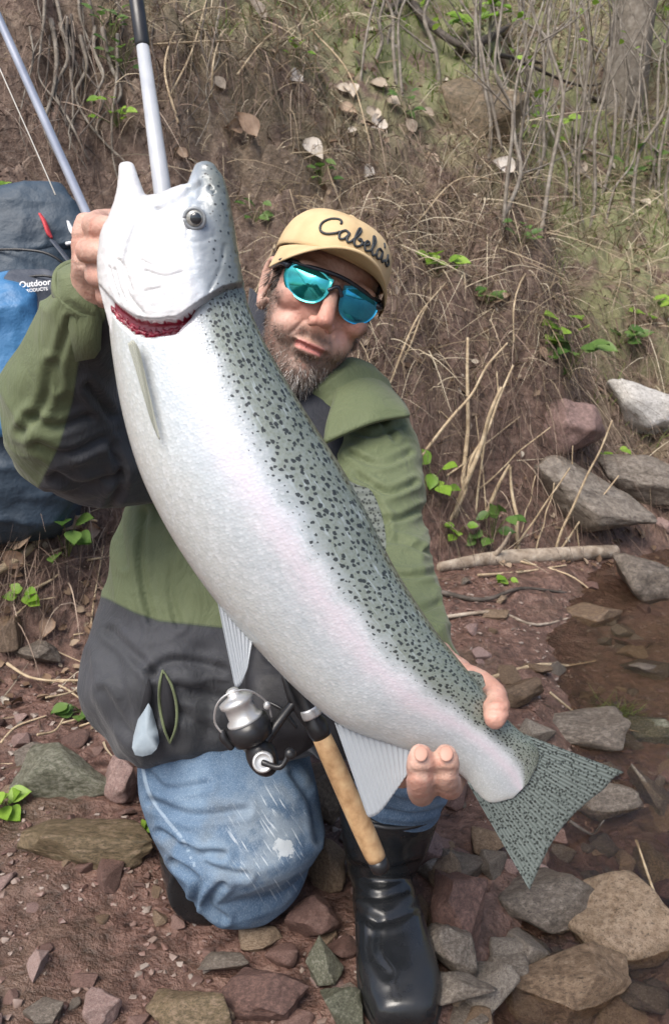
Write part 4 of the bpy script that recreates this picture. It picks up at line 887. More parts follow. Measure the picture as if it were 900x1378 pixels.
# ---- jeans
jr = [pxtube([(295, 930, 1.34, .115), (300, 1000, 1.29, .130, .12), (310, 1060, 1.25, .130, .115), (328, 1110, 1.22, .124, .11), (340, 1150, 1.205, .112, .102)], 40, 6),
      wtube([P(340, 1152, 1.205), P(318, 1140, 1.24), (-.17, 1.14, .115), (-.2, 1.25, .105)], [.100, .098, .085, .075], 32, 5)]
jl = [pxtube([(350, 880, 1.33, .11), (460, 895, 1.19, .085), (535, 960, 1.09, .074), (552, 1000, 1.07, .070)], 36, 6), wtube([P(552, 990, 1.075), (.098, 1.0, .26), (.082, 1.02, .15)], [.078, .070, .062], 32, 5)]
je = union('jeans', jr + jl, .0038, 5); wrinkle(je, np.diag([5, 7, 11]), .007, 120)
creases(je, [([(205, 1080), (260, 1098), (330, 1090)], 6, .005), ([(215, 1120), (255, 1145), (300, 1150)], 5, .006), ([(235, 1160), (265, 1185), (262, 1215)], 5, .008), ([(250, 1140), (290, 1170), (330, 1178)], 5, .005), ([(300, 1190), (280, 1215), (300, 1235)], 5, .007), ([(395, 1040), (420, 1080), (430, 1130)], 6, .004), ([(200, 1040), (225, 1062), (280, 1055)], 5, .004), ([(520, 1070), (560, 1082), (605, 1072)], 4, .004), ([(510, 1090), (555, 1096), (595, 1088)], 4, .004), ([(500, 1050), (540, 1062), (600, 1050)], 4, .003)])
v = verts(je); px, py, d = to_px(v); wornA = np.exp(-((px - 365) / 60) ** 2 - ((py - 1130) / 80) ** 2) * (px < 470); attr(je, 'worn', wornA); attr(je, 'patch', np.hypot((px - 382) / 15, (py - 1140) / 15) + .5 * (fbm(v * 130, 3, 4) - .45))
ax_ = (px - 365) * .55 + (py - 1130) * -.35; ay_ = (px - 365) * .35 + (py - 1130) * .8; attr(je, 'u', ax_ / 1000); attr(je, 'w', ay_ / 1000)
seamd = ln(px, py, [(190, 1020), (200, 1065), (222, 1100), (246, 1130), (262, 1165)]); attr(je, 'seam', seamd)
m = Mat('worn blue denim'); f = m.noise(11, 6, None, .6); c = m.ramp(f, [(.3, (.042, .080, .135)), (.5, (.082, .136, .212)), (.7, (.145, .212, .29))])
c = m.mix(m.math('MULTIPLY', m.attr('worn'), m.step(m.noise(28, 5), .38, .6)), c, (.235, .285, .33))
c = m.mix(m.math('MULTIPLY', m.step(m.noise(14, 5), .55, .72), .45), c, (.12, .13, .135))
cmb = m.n.new('ShaderNodeCombineXYZ'); m.lk(m.attr('u'), cmb.inputs[0]); m.lk(m.attr('w'), cmb.inputs[1])
scr = m.noise(1, 3, m.mapping((420, 26, 1), (0, 0, 0), cmb.outputs[0])); c = m.mix(m.math('MULTIPLY', m.math('MULTIPLY', m.step(scr, .58, .66), m.step(m.attr('worn'), .25, .6)), .8), c, (.55, .60, .64))
c = m.mix(m.step(m.math('ADD', m.attr('patch'), m.math('MULTIPLY', m.math('SUBTRACT', m.noise(150, 4), .5), 2.2)), 1.0, .75), c, (.50, .54, .56)); c = m.mix(m.math('MULTIPLY', m.step(m.attr('seam'), 3.2, 1.4), .5), c, (.34, .42, .50))
w = m.noise(1, 1, m.mapping((900, 900, 260), (.5, .4, .2))); c = m.mix(m.math('MULTIPLY', m.step(w, .45, .7), .25), c, (.40, .48, .56)); m.set('Base Color', c); m.set('Roughness', .85); m.set('Specular IOR Level', .25)
b = m.bump(w, .3, .001); m.bump(m.noise(40, 4), .3, .005, b); M_DENIM = m.m
obj('jeans', je, M_DENIM, person)
# ---- boots
m = Mat('black rubber'); m.set('Base Color', m.ramp(m.noise(12, 5), [(.3, (.008, .009, .010)), (.7, (.020, .021, .023))])); m.set('Roughness', m.math('ADD', .16, m.math('MULTIPLY', m.step(m.noise(22, 5), .4, .7), .28))); m.set('Specular IOR Level', .55); m.bump(m.noise(26, 4), .12, .006); M_RUBBER = m.m
M_SOLE = simple('black rubber sole', [(.3, (.010, .010, .010)), (.7, (.024, .022, .020))], 30, .55, .3, 120, .003)
def boot(shaft, foot, name='boot'):
    parts = [wtube([s[:3] for s in shaft], [s[3] for s in shaft], 32, 5, False)]
    C = np.array([s[:3] for s in foot]); t = nrm(C[-1] - C[0]); sidev = nrm(np.cross(t, [0, 0, 1.0])); up = np.cross(sidev, t)
    parts.append(loft(C, np.array([sidev * s[3] for s in foot]), np.array([up * s[4] for s in foot]), 32, 5, 2.3)); return union(name, parts, .0032, 7)
b1 = boot([(.082, 1.015, .215, .074), (.080, 1.015, .19, .073), (.076, 1.02, .14, .066), (.072, 1.03, .09, .056), (.068, 1.035, .055, .048)], [(.066, 1.09, .050, .036, .044), (.069, 1.03, .056, .042, .050), (.075, .965, .058, .046, .050), (.082, .90, .046, .053, .040), (.088, .845, .040, .053, .035), (.090, .808, .036, .042, .029)])
creases(b1, [([(478, 1200), (510, 1208), (545, 1198)], 5, .003), ([(475, 1225), (515, 1240), (560, 1222)], 6, .003), ([(505, 1240), (500, 1280), (520, 1310)], 7, .002), ([(470, 1165), (520, 1172), (570, 1160)], 5, .0025)])
boot1 = obj('boot', b1, M_RUBBER, person)
so = [(.066, 1.105), (.069, 1.03), (.075, .965), (.082, .90), (.088, .845), (.090, .805)]; sw = [.034, .041, .043, .052, .054, .038]
obj('sole', mesh('sole', *loft(np.array([(x, y, .014) for x, y in so]), np.array([(w_, 0, 0) for w_ in sw]), np.array([(0, 0, .013)] * 6), 24, 5, 4)), M_SOLE, boot1)
obj('boot_rim', mesh('rim', *wtube([(.082 + .075 * math.cos(t), 1.015 + .075 * math.sin(t), .212) for t in np.linspace(0, 2 * np.pi, 33)], .0045, 8, 1, False)), M_RUBBER, boot1)
b2 = boot([(-.165, .985, .080, .078), (-.19, 1.06, .083, .080), (-.225, 1.2, .085, .072), (-.245, 1.36, .078, .058)], [(-.235, 1.36, .09, .04, .045), (-.245, 1.42, .06, .045, .045), (-.255, 1.5, .04, .045, .03)])
obj('boot', b2, M_RUBBER, person)

# ================================================================== FISHING ROD
def lathe(prof_, c, ax, n=28):
    ax = nrm(ax); a, b = disc_frame(ax); V_, F_ = [], []
    for r, h in prof_:
        for j in range(n):
            t = 2 * math.pi * j / n; V_.append(c + ax * h + (a * math.cos(t) + b * math.sin(t)) * r)
    for i in range(len(prof_) - 1):
        for j in range(n):
            k = (j + 1) % n; F_.append((i * n + j, i * n + k, (i + 1) * n + k, (i + 1) * n + j))
    q = len(V_); V_ += [c + ax * prof_[0][1], c + ax * prof_[-1][1]]
    for j in range(n):
        k = (j + 1) % n; F_.append((q, k, j)); F_.append((q + 1, (len(prof_) - 1) * n + j, (len(prof_) - 1) * n + k))
    return V_, F_
M_CORK = simple('cork', [(.3, (.33, .185, .085)), (.5, (.50, .31, .155)), (.7, (.60, .41, .22))], 70, .75, .35, 220, .002, vec=(1, 1, 1))
M_BLK = simple('black matt plastic', [(.3, (.010, .010, .011)), (.7, (.022, .022, .024))], 40, .35, .1, 300, .001)
M_SILV = simple('brushed silver metal', [(.3, (.55, .55, .54)), (.7, (.72, .72, .71))], 60, .36, .05, 400, .0005, metal=.6)
M_BLANK = simple('grey blue rod blank', [(.3, (.30, .33, .40)), (.7, (.42, .45, .52))], 30, .22, 0, metal=.35)
M_LINE = simple('pale line', [(.3, (.45, .43, .38)), (.7, (.55, .53, .48))], 30, .4, 0)
RB, RH = P(513, 1170, .93), P(118, 290, .85); RU = nrm(RH - RB); RLn = np.linalg.norm(RH - RB)
def rp(t): return RB + RU * t
pxs, pys, _ = to_px(np.array([rp(t) for t in np.linspace(0, RLn, 400)])); tt_ = np.linspace(0, RLn, 400)
def t_at(y): return float(np.interp(-y, -pys, tt_))
rod = empty('fishing_rod', tuple(RB), 'fishing rod with cork handle and grey-blue blank passing behind the fish', 'fishing rod')
grip_t = t_at(985)
obj('cork_grip', mesh('grip', *lathe([(.0105, .012), (.0118, .02), (.0125, .05), (.0122, .09), (.0116, grip_t - .03), (.0108, grip_t - .004)], RB, RU)), M_CORK, rod)
obj('butt_cap', mesh('cap', *lathe([(.006, -.004), (.0105, 0), (.0112, .006), (.0110, .014)], RB, RU)), M_BLK, rod)
seat = obj('reel_seat', mesh('seat', *lathe([(.0108, grip_t - .006), (.0125, grip_t), (.0125, grip_t + .012), (.0098, grip_t + .016), (.0095, grip_t + .10), (.0125, grip_t + .104), (.012, grip_t + .125), (.009, grip_t + .13)], RB, RU)), M_BLK, rod)
obj('locking_ring', mesh('lock', *lathe([(.0118, grip_t + .020), (.0122, grip_t + .022), (.0122, grip_t + .029), (.0118, grip_t + .031)], RB, RU)), M_SILV, seat)
obj('fore_grip', mesh('fore', *lathe([(.011, grip_t + .128), (.012, grip_t + .14), (.0105, grip_t + .20), (.006, grip_t + .235)], RB, RU)), M_CORK, rod)
obj('blank', mesh('blank', *lathe([(.0060, grip_t + .22), (.0050, RLn), (.0034, RLn + .5), (.0012, RLn + 1.3)], RB, RU, 16)), M_BLANK, rod)
wv = nrm(np.cross(RU, nrm(CAM - RB)));  wv = wv if wv[0] < 0 else -wv; nv_ = nrm(CAM - rp(.3))
for t in (RLn + .32, RLn + .70, RLn + 1.1):
    gc = rp(t) + wv * .011; a, b = disc_frame(RU)
    obj('line_guide', mesh('guide', *wtube([gc + (a * math.cos(q) + b * math.sin(q)) * .0065 for q in np.linspace(0, 6.28, 17)], .0008, 6, 1, False)), M_SILV, rod)
# reel
r0 = rp(t_at(938)); rc = r0 + wv * .068 + nv_ * .004
reel = obj('reel', mesh('reel', *join([wtube([r0 + wv * .010 - RU * .03, r0 + wv * .012, r0 + wv * .010 + RU * .03], [.004, .006, .004], 12, 4), wtube([r0 + wv * .012, r0 + wv * .035 - RU * .012, rc - RU * .030], [.006, .007, .010], 14, 4, flat=.8),
    ellip(rc - RU * .040, (.017, .019, .024), np.stack([wv, nv_, RU], 1)), lathe([(.010, -.024), (.022, -.018), (.0245, -.008), (.0235, .004), (.018, .006)], rc, RU)])), M_BLK, rod)
obj('spool', mesh('spool', *lathe([(.016, .002), (.0205, .004), (.0205, .008), (.0165, .011), (.0165, .024), (.0195, .027), (.0195, .031), (.012, .034), (.007, .036), (.007, .042), (.004, .044)], rc, RU, 36)), M_SILV, reel)
bail = [rc + wv * .027 - RU * .002, rc + wv * .030 + RU * .018 + nv_ * .006, rc + wv * .018 + RU * .036 + nv_ * .018, rc + RU * .041 + nv_ * .024, rc - wv * .018 + RU * .034 + nv_ * .018, rc - wv * .029 + RU * .014 + nv_ * .006, rc - wv * .027 - RU * .004]
obj('bail', mesh('bail', *wtube(bail, .0012, 8, 5)), M_SILV, reel); obj('bail_arm', mesh('arm', *wtube([rc + wv * .026 - RU * .016, rc + wv * .029 - RU * .002, rc + wv * .027 + RU * .006], [.004, .005, .003], 10, 4)), M_BLK, reel)
obj('line_roller', mesh('roller', *ellip(rc - wv * .028 + RU * .010 + nv_ * .006, (.004, .004, .005))), M_SILV, reel)
kc = rc - RU * .043 + nv_ * .022
obj('side_cap', mesh('sidecap', *lathe([(.0115, -.006), (.0115, .001), (.009, .003), (.0085, .002), (.004, .0035)], kc, nv_)), M_SILV, reel)
obj('crank', mesh('crank', *join([wtube([kc + nv_ * .003, kc + nv_ * .009 - wv * .015 - RU * .012, kc + nv_ * .008 - wv * .030 - RU * .002], [.0035, .0032, .0030], 10, 4), wtube([kc + nv_ * .006 - wv * .030 - RU * .002, kc + nv_ * .022 - wv * .031 - RU * .002], [.005, .006], 12, 4)])), M_BLK, reel)
# strap of the landing gear hanging beside the reel, and the hip bag under it
M_NYL = simple('black nylon', [(.3, (.008, .008, .010)), (.7, (.020, .020, .024))], 60, .6, .3, 400, .001)
hb = union('hip_bag', [pxtube([(352, 880, 1.03, .02, .016), (368, 930, 1.00, .034, .022), (384, 975, .995, .042, .025), (394, 1002, 1.0, .034, .02)], 28, 5, 2.6)], .003, 4); wrinkle(hb, np.diag([14, 14, 14]), .008, 150)
hip = empty('hip_bag', tuple(P(395, 1025, 1.06)), 'small black nylon hip bag hanging beside the reel', 'bag'); obj('bag_body', hb, M_NYL, hip)
obj('strap', mesh('strap', *wtube([P(352, 888, 1.02), P(345, 872, 1.04), P(352, 850, 1.10)], .006, 10, 4, flat=.35)), M_NYL, hip); obj('zip', mesh('zip', *wtube([P(362, 945, .976), P(380, 955, .970), P(398, 978, .972)], .0022, 8, 4)), M_BLK, hip)
# free line beside the blank
obj('fishing_line', mesh('line', *wtube([P(75, 262, .95), P(40, 182, .95), P(0, 92, .95), P(-30, 20, .95)], .0008, 6, 2)), M_LINE, rod)

# ================================================================== POLE BEHIND
pa, pb_ = P(192, 60, 1.63), P(218, 250, 1.605); pu = nrm(pa - pb_); q = pb_.copy(); L0 = 0
while q[2] > hz(q[0], q[1]) - .03 and L0 < 2.5: q = q - pu * .01; L0 += .01
pole = empty('wading_pole', tuple(q), 'pale grey pole with black upper section standing behind the fish head', 'pole'); tj = np.linalg.norm(pa - q)
M_POLE = simple('pale grey coated metal', [(.3, (.36, .38, .41)), (.7, (.46, .48, .51))], 20, .35, .08, 200, .001)
obj('shaft', mesh('shaft', *lathe([(.019, 0), (.0175, L0), (.0125, tj), (.006, tj + .004)], q, pu)), M_POLE, pole)
obj('upper_section', mesh('upper', *lathe([(.0105, tj - .01), (.0150, tj), (.0150, tj + .10), (.0128, tj + .11), (.0128, tj + .5), (.004, tj + .51)], q, pu)), M_BLK, pole)

# ================================================================== BACKPACK
M_PACK = simple('dark navy pack nylon', [(.3, (.016, .030, .048)), (.7, (.036, .060, .088))], 9, .6, .5, 30, .012); M_PBLUE = simple('bright blue pack nylon', [(.3, (.025, .115, .26)), (.7, (.05, .18, .36))], 9, .55, .5, 30, .012)
M_PGREY = simple('slate grey pack nylon', [(.3, (.035, .042, .058)), (.7, (.060, .070, .092))], 9, .6, .4, 40, .01); M_RED = simple('red webbing', [(.3, (.40, .02, .03)), (.7, (.60, .06, .07))], 40, .6, .2, 200, .002); M_WHITE = simple('white print', [(.3, (.70, .71, .72)), (.7, (.80, .80, .81))], 30, .6, 0)
pk0 = P(25, 600, 1.97); pack = empty('backpack', (pk0[0], pk0[1], pk0[2]), 'navy and blue hiking backpack with red zip pulls leaning on the bank', 'backpack')
pb1 = union('pack', [pxtube([(18, 282, 2.06, .090, .06), (22, 302, 2.03, .135, .10), (24, 350, 2.0, .160, .125), (22, 440, 1.99, .172, .14), (20, 540, 1.98, .178, .15), (20, 640, 1.98, .170, .145), (20, 690, 1.98, .14, .12)], 44, 6, 2.9)], .006, 5); wrinkle(pb1, np.diag([6, 6, 11]), .022, 170)
pbody_ = obj('main_body', pb1, M_PACK, pack)
pp = union('pocket', [pxtube([(58, 372, 1.875, .080, .02), (58, 400, 1.86, .092, .045), (56, 470, 1.85, .094, .05), (56, 560, 1.85, .09, .045)], 36, 5, 3)], .005, 4); wrinkle(pp, np.diag([8, 8, 14]), .014, 180); obj('front_pocket', pp, M_PGREY, pack)
pp = union('pocket', [pxtube([(-4, 378, 1.855, .055, .02), (2, 410, 1.82, .072, .05), (6, 470, 1.81, .072, .055), (2, 570, 1.81, .07, .05)], 36, 5, 2.7)], .005, 4); wrinkle(pp, np.diag([10, 10, 10]), .02, 190); obj('side_pocket', pp, M_PBLUE, pack)
lid = union('lid', [pxtube([(22, 274, 2.02, .085, .05), (28, 290, 1.97, .13, .075), (32, 318, 1.925, .145, .05), (36, 340, 1.90, .14, .02)], 36, 5, 2.6)], .005, 4); wrinkle(lid, np.diag([8, 8, 14]), .016, 200); obj('lid', lid, M_PACK, pack)
for pts in ([(54, 288), (60, 298), (66, 314), (70, 320)], [(26, 274), (38, 279), (48, 283)]): obj('zip_pull', mesh('pull', *wtube([P(x, y, 1.885) if y > 285 else P(x, y, 1.94) for x, y in pts], [.006, .009, .010, .005] if len(pts) == 4 else [.006, .007, .005], 10, 4, flat=.5)), M_RED, pack)
obj('strap', mesh('strap', *wtube([P(72, 325, 1.87), P(92, 350, 1.85), P(112, 378, 1.85), P(125, 420, 1.87)], .012, 12, 5, flat=.3)), M_PGREY, pack); obj('strap', mesh('strap', *wtube([P(0, 468, 1.80), P(22, 485, 1.79), P(45, 505, 1.79)], .009, 12, 4, flat=.3)), M_PGREY, pack)
obj('zip', mesh('zip', *wtube([P(-10, 336, 1.865), P(30, 336, 1.86), P(66, 342, 1.86), P(96, 362, 1.87)], .003, 8, 4)), M_BLK, pack); obj('zip', mesh('zip', *wtube([P(20, 376, 1.845), P(60, 371, 1.835), P(96, 382, 1.85)], .0028, 8, 4)), M_BLK, pack)
obj('buckle', mesh('buckle', *join([wtube([P(90, 328, 1.86), P(107, 325, 1.86)], .004, 10, 2), wtube([P(92, 298, 1.89), P(98, 312, 1.88), P(106, 322, 1.87)], [.004, .009, .004], 10, 4, flat=.5)])), M_WHITE, pack)
def text(s, c, size, xd, yd, m_, parent, bold=0.0):
    cu = bpy.data.curves.new('t', 'FONT'); cu.body = s; cu.size = 1; cu.align_x = 'CENTER'; cu.extrude = .03; cu.offset = bold; cu.resolution_u = 3; to = bpy.data.objects.new('t', cu); COL.objects.link(to)
    me = bpy.data.meshes.new_from_object(to.evaluated_get(bpy.context.evaluated_depsgraph_get())); bpy.data.objects.remove(to); v = verts(me); xd = nrm(xd); yd = nrm(yd - xd * (xd @ yd)); z = np.cross(xd, yd)
    set_verts(me, c + (v[:, :1] * xd + v[:, 1:2] * yd + v[:, 2:] * z) * size); me.materials.clear(); return obj('lettering', me, m_, parent)
lx_ = P(68, 380, 1.797) - P(30, 384, 1.797); ly_ = P(48, 360, 1.80) - P(48, 384, 1.80)
text('Outdoor', P(48, 385, 1.797), .019, lx_, ly_, M_WHITE, pack, .015); text('PRODUCTS', P(49, 392, 1.796), .010, lx_, ly_, M_WHITE, pack, .01)

# ================================================================== WOOD, STALKS, TWIGS
def barkmat(name, stops, rough=.8): return simple(name, stops, 30, rough, .6, 90, .006, vec=(1, 1, 1))
M_DRIFT = barkmat('grey driftwood', [(.3, (.16, .12, .085)), (.5, (.30, .245, .19)), (.7, (.42, .36, .29))]); M_STALK = barkmat('dry tan stalk', [(.3, (.24, .175, .105)), (.5, (.38, .295, .19)), (.7, (.50, .41, .28))]); M_DBARK = barkmat('dark bark', [(.3, (.030, .024, .019)), (.5, (.065, .052, .042)), (.7, (.12, .10, .085))]); M_GBARK = barkmat('grey brown bark', [(.3, (.10, .085, .068)), (.5, (.175, .15, .12)), (.7, (.26, .235, .20))])
def jitline(a, b, n, j):
    t = np.linspace(0, 1, n)[:, None]; L = np.linalg.norm(b - a); q = a * (1 - t) + b * t + RNG.normal(size=(n, 3)) * j * L; q[0] = a; q[-1] = b; return q
def lie(pts, rise=0.0):     # points of a stick lying on the ground, from photo pixels
    return np.array([hit(x, y)[0] + np.array([0, 0, rise]) for x, y in pts])
g = lie([(592, 768), (660, 757), (740, 752), (826, 746)], .012)
logo = empty('driftwood_log', tuple(g[0]), 'grey driftwood log lying at the foot of the root bank', 'log'); lv, lf = wtube(g, [.016, .024, .026, .022], 18, 8); lv = lv + nrm(lv - lv.mean(0)) * ((fbm(lv * 40, 3, 2) - .44) * .012)[:, None]
obj('trunk', mesh('log', lv, lf), M_DRIFT, logo); obj('stub', mesh('stub', *wtube([g[1], g[1] + np.array([.03, -.02, .05]), g[1] + np.array([.05, -.03, .10])], [.010, .007, .004], 10, 4)), M_DRIFT, logo)
def stalk(base, tip, r, name='dry_stalk', label='dry tan stalk standing in front of the root bank', group='dry stalks in front of the root bank', m_=M_STALK, cat='stalk', dz=0.0, lean=.03, bend=.025):
    b, d = hit(*base); t = P(*tip, d + dz); pts = jitline(b - (t - b) * .02, t, 6, bend * .5); obj(name, mesh('stalk', *wtube(pts, np.linspace(r, r * .55, 6), 8, 4)), m_, None, label, cat, group)
for b, t, r, dz in [((622, 650), (629, 455), .0085, 0), ((556, 628), (682, 462), .0062, .1), ((604, 702), (690, 492), .0065, 0), ((612, 695), (674, 522), .0100, -.1), ((640, 690), (668, 500), .0045, 0), ((650, 700), (685, 626), .0085, -.05), ((697, 738), (686, 628), .0075, 0), ((745, 748), (823, 566), .0050, -.1), ((690, 742), (766, 630), .0042, -.1), ((752, 742), (832, 640), .0040, 0), ((600, 640), (700, 560), .0035, .1), ((525, 525), (576, 408), .0045, .1), ((640, 660), (740, 575), .0035, 0), ((668, 742), (550, 585), .0030, 0), ((735, 745), (590, 730), .003, 0), ((700, 720), (720, 640), .003, 0), ((630, 705), (560, 625), .0035, 0), ((720, 745), (745, 650), .003, 0), ((655, 720), (640, 560), .003, 0), ((780, 742), (770, 600), .0028, 0)]:
    stalk(b, t, r, dz=dz)
def twig(pts, r, label, m_=M_STALK, name='twig', rise=.008, group=None):
    g = lie(pts, rise); k = len(g); me = mesh('twig', *wtube(g + RNG.normal(size=g.shape) * .004, np.linspace(r, r * .5, k), 8, 4)); obj(name, me, m_, None, label, 'twig', group)
twig([(588, 802), (650, 810), (700, 795), (760, 800)], .008, 'dark twig lying on the red mud below the log', M_DBARK); twig([(590, 838), (660, 828), (720, 842), (790, 830)], .006, 'thin grey twig crossing the red mud', M_DRIFT); twig([(660, 915), (730, 900), (800, 905)], .006, 'pale twig lying behind the thumb'); twig([(700, 760), (760, 775), (800, 800)], .004, 'short pale twig by the driftwood log'); twig([(640, 780), (700, 772), (760, 765)], .0045, 'bent pale twig in front of the driftwood log'); twig([(740, 950), (790, 985), (850, 1010)], .003, 'straight pale twig lying over the grey slab', rise=.03); twig([(760, 1138), (785, 1150), (800, 1150), (808, 1138)], .0035, 'dark hooked twig sticking out of the creek', M_DBARK, rise=.05)
twig([(850, 1165), (875, 1230), (890, 1290)], .003, 'thin pale twig beside the mossy creek stone', rise=.06); twig([(120, 880), (130, 820), (140, 740)], .003, 'upright dry stem beside the jacket hem', rise=.01)
br = lie([(-20, 795), (30, 765), (70, 725), (108, 690)], .03); bo = empty('forked_branch', tuple(br[0]), 'forked tan branch lying on the leafy slope below the sleeve', 'branch'); obj('stem', mesh('br', *wtube(br, [.011, .010, .009, .006], 10, 5)), M_STALK, bo); obj('fork', mesh('br', *wtube([br[2], br[2] + np.array([.05, .02, .02]), br[2] + np.array([.11, .02, .01])], [.007, .005, .003], 8, 4)), M_STALK, bo)
for i in range(26):     # scattered dry stems on the left slope and below it
    x = random.uniform(0, 135); y = random.uniform(690, 1000); a = random.uniform(-.6, .6); l_ = random.uniform(25, 75)
    twig([(x - l_ / 2, y + a * l_ / 2), (x + random.uniform(-6, 6), y + random.uniform(-6, 6)), (x + l_ / 2, y - a * l_ / 2)], random.uniform(.0018, .004), 'thin dry stem fallen among the leaves left of the jacket', rise=random.uniform(.004, .03), group='dry stems on the leafy slope')
# arching dry vines on the bank
for pts in ([(240, 165), (222, 90), (245, 30), (290, 10), (345, 25)], [(228, 130), (258, 70), (278, 0)], [(320, 100), (350, 60), (372, 42)], [(205, 60), (300, 55), (330, 60)], [(285, 130), (288, 80), (300, 40)], [(525, 515), (560, 430), (600, 380)], [(370, 330), (350, 380), (330, 420)], [(760, 300), (700, 380), (690, 470)], [(420, 40), (470, 100), (500, 200)], [(560, 300), (620, 240), (700, 250)]):
    k = len(pts); h0 = [hit(*p)[0] for p in pts]; C = np.array([q + (CAM - q) / np.linalg.norm(CAM - q) * (.10 * math.sin(math.pi * (i + .3) / k)) for i, q in enumerate(h0)]); obj('dry_vine', mesh('vine', *wtube(C, np.linspace(.0042, .002, k), 8, 6)), M_STALK, None, 'thin dry vine arching off the bank', 'vine', 'dry vines on the bank')
# dark fallen branches on the slope
for pts, r, lab in (([(545, 10), (570, 50), (605, 82), (660, 92), (728, 108)], .022, 'dark fallen branch lying across the upper slope'), ([(618, 85), (650, 68), (684, 50)], .026, 'short thick dark limb resting on the fallen branch'), ([(520, 30), (590, -10), (640, 0)], .02, 'dark branch at the top of the slope'), ([(790, 140), (815, 150), (880, 185)], .015, 'dark forked branch under the saplings'), ([(690, 110), (800, 120), (890, 60)], .009, 'thin grey branch crossing the brush')):
    g = lie(pts, .06); obj('fallen_branch', mesh('branch', *wtube(g + RNG.normal(size=g.shape) * .015, np.linspace(r, r * .45, len(g)), 10, 5)), M_DBARK, None, lab, 'branch')

# ================================================================== LEAVES AND PLANTS
def leafmat(name, stops, tr=.35):
    m = Mat(name); f = m.math('ADD', m.math('MULTIPLY', m.noise(6, 3), .5), m.math('MULTIPLY', m.rnd(), .5)); c = m.ramp(f, stops); m.set('Base Color', c); m.set('Roughness', .5)
    t = m.n.new('ShaderNodeBsdfTranslucent'); m.lk(c, t.inputs[0]); mx = m.n.new('ShaderNodeMixShader'); mx.inputs[0].default_value = tr; m.lk(m.b.outputs[0], mx.inputs[1]); m.lk(t.outputs[0], mx.inputs[2]); m.lk(mx.outputs[0], m.out.inputs[0]); return m.m
M_LIME = leafmat('lime green leaf', [(.3, (.14, .27, .022)), (.7, (.27, .42, .06))]); M_LEAF = leafmat('green leaf', [(.3, (.055, .125, .022)), (.7, (.13, .22, .05))]); M_DEAD = leafmat('pale dead leaf', [(.3, (.34, .27, .20)), (.55, (.50, .43, .35)), (.75, (.64, .59, .53))], .15); M_BROWN = leafmat('brown dead leaf', [(.3, (.19, .115, .072)), (.7, (.40, .29, .20))], .1)
def leaf_mesh(w=.42, cup=.18, notch=0, n=7):
    V_, F_ = [], []
    for i in range(n):
        t = i / (n - 1); hw = w * math.sin(math.pi * min(1, t ** .75 * .97 + .03)) * (1 + .12 * math.sin(t * 19) * notch)
        for s in (-1, 0, 1): V_.append((hw * s, t, cup * (.35 * abs(s) - 1.1 * (t - .4) ** 2)))
    for i in range(n - 1):
        for j in (0, 1): a = i * 3 + j; F_.append((a, a + 1, a + 4, a + 3))
    return V_, F_
def leafset(m_, w, cup, notch): 
    me = mesh('leaf', *leaf_mesh(w, cup, notch)); me.materials.append(m_); return me
LEAFM = {'lime': leafset(M_LIME, .40, .25, .6), 'green': leafset(M_LEAF, .36, .25, .8), 'dead': leafset(M_DEAD, .38, .55, .5), 'brown': leafset(M_BROWN, .36, .6, .4)}
M_STEM = simple('green stem', [(.3, (.10, .13, .04)), (.7, (.17, .19, .07))], 20, .6, 0)
def plant(px, py, spread, n, lpx, kind, label, tall=1.0):
    b, d = hit(px, py); root = empty('leafy_plant', tuple(b), label, 'plant'); s = lpx / FPX * d; sp = spread / FPX * d; st = []
    for i in range(n):
        a = random.uniform(0, 6.28); r = sp * math.sqrt(random.random()); z = sp * random.uniform(.3, 1.7) * tall; out = np.array([math.cos(a), math.sin(a) * .6 - .25, 0]); tip = b + out * r + np.array([0, -.02, z])
        st.append(wtube([b, b + (tip - b) * .5 + np.array([0, 0, z * .15]), tip], [.0016, .0013, .001], 5, 3)); o = obj('leaf', LEAFM[kind], None, root); k = s * random.uniform(.75, 1.25); o.scale = (k, k, k); o.location = tip
        dirv = Vector((out[0] + random.uniform(-.4, .4), out[1] - .4 + random.uniform(-.3, .3), random.uniform(-.35, .35))).normalized(); z_ = Vector((random.uniform(-.3, .3), -.55, .8)); z_ = (z_ - dirv * z_.dot(dirv)).normalized(); x_ = dirv.cross(z_); o.rotation_euler = Matrix((x_, dirv, z_)).transposed().to_euler()
    obj('stem', mesh('stem', *join(st)), M_STEM, root)
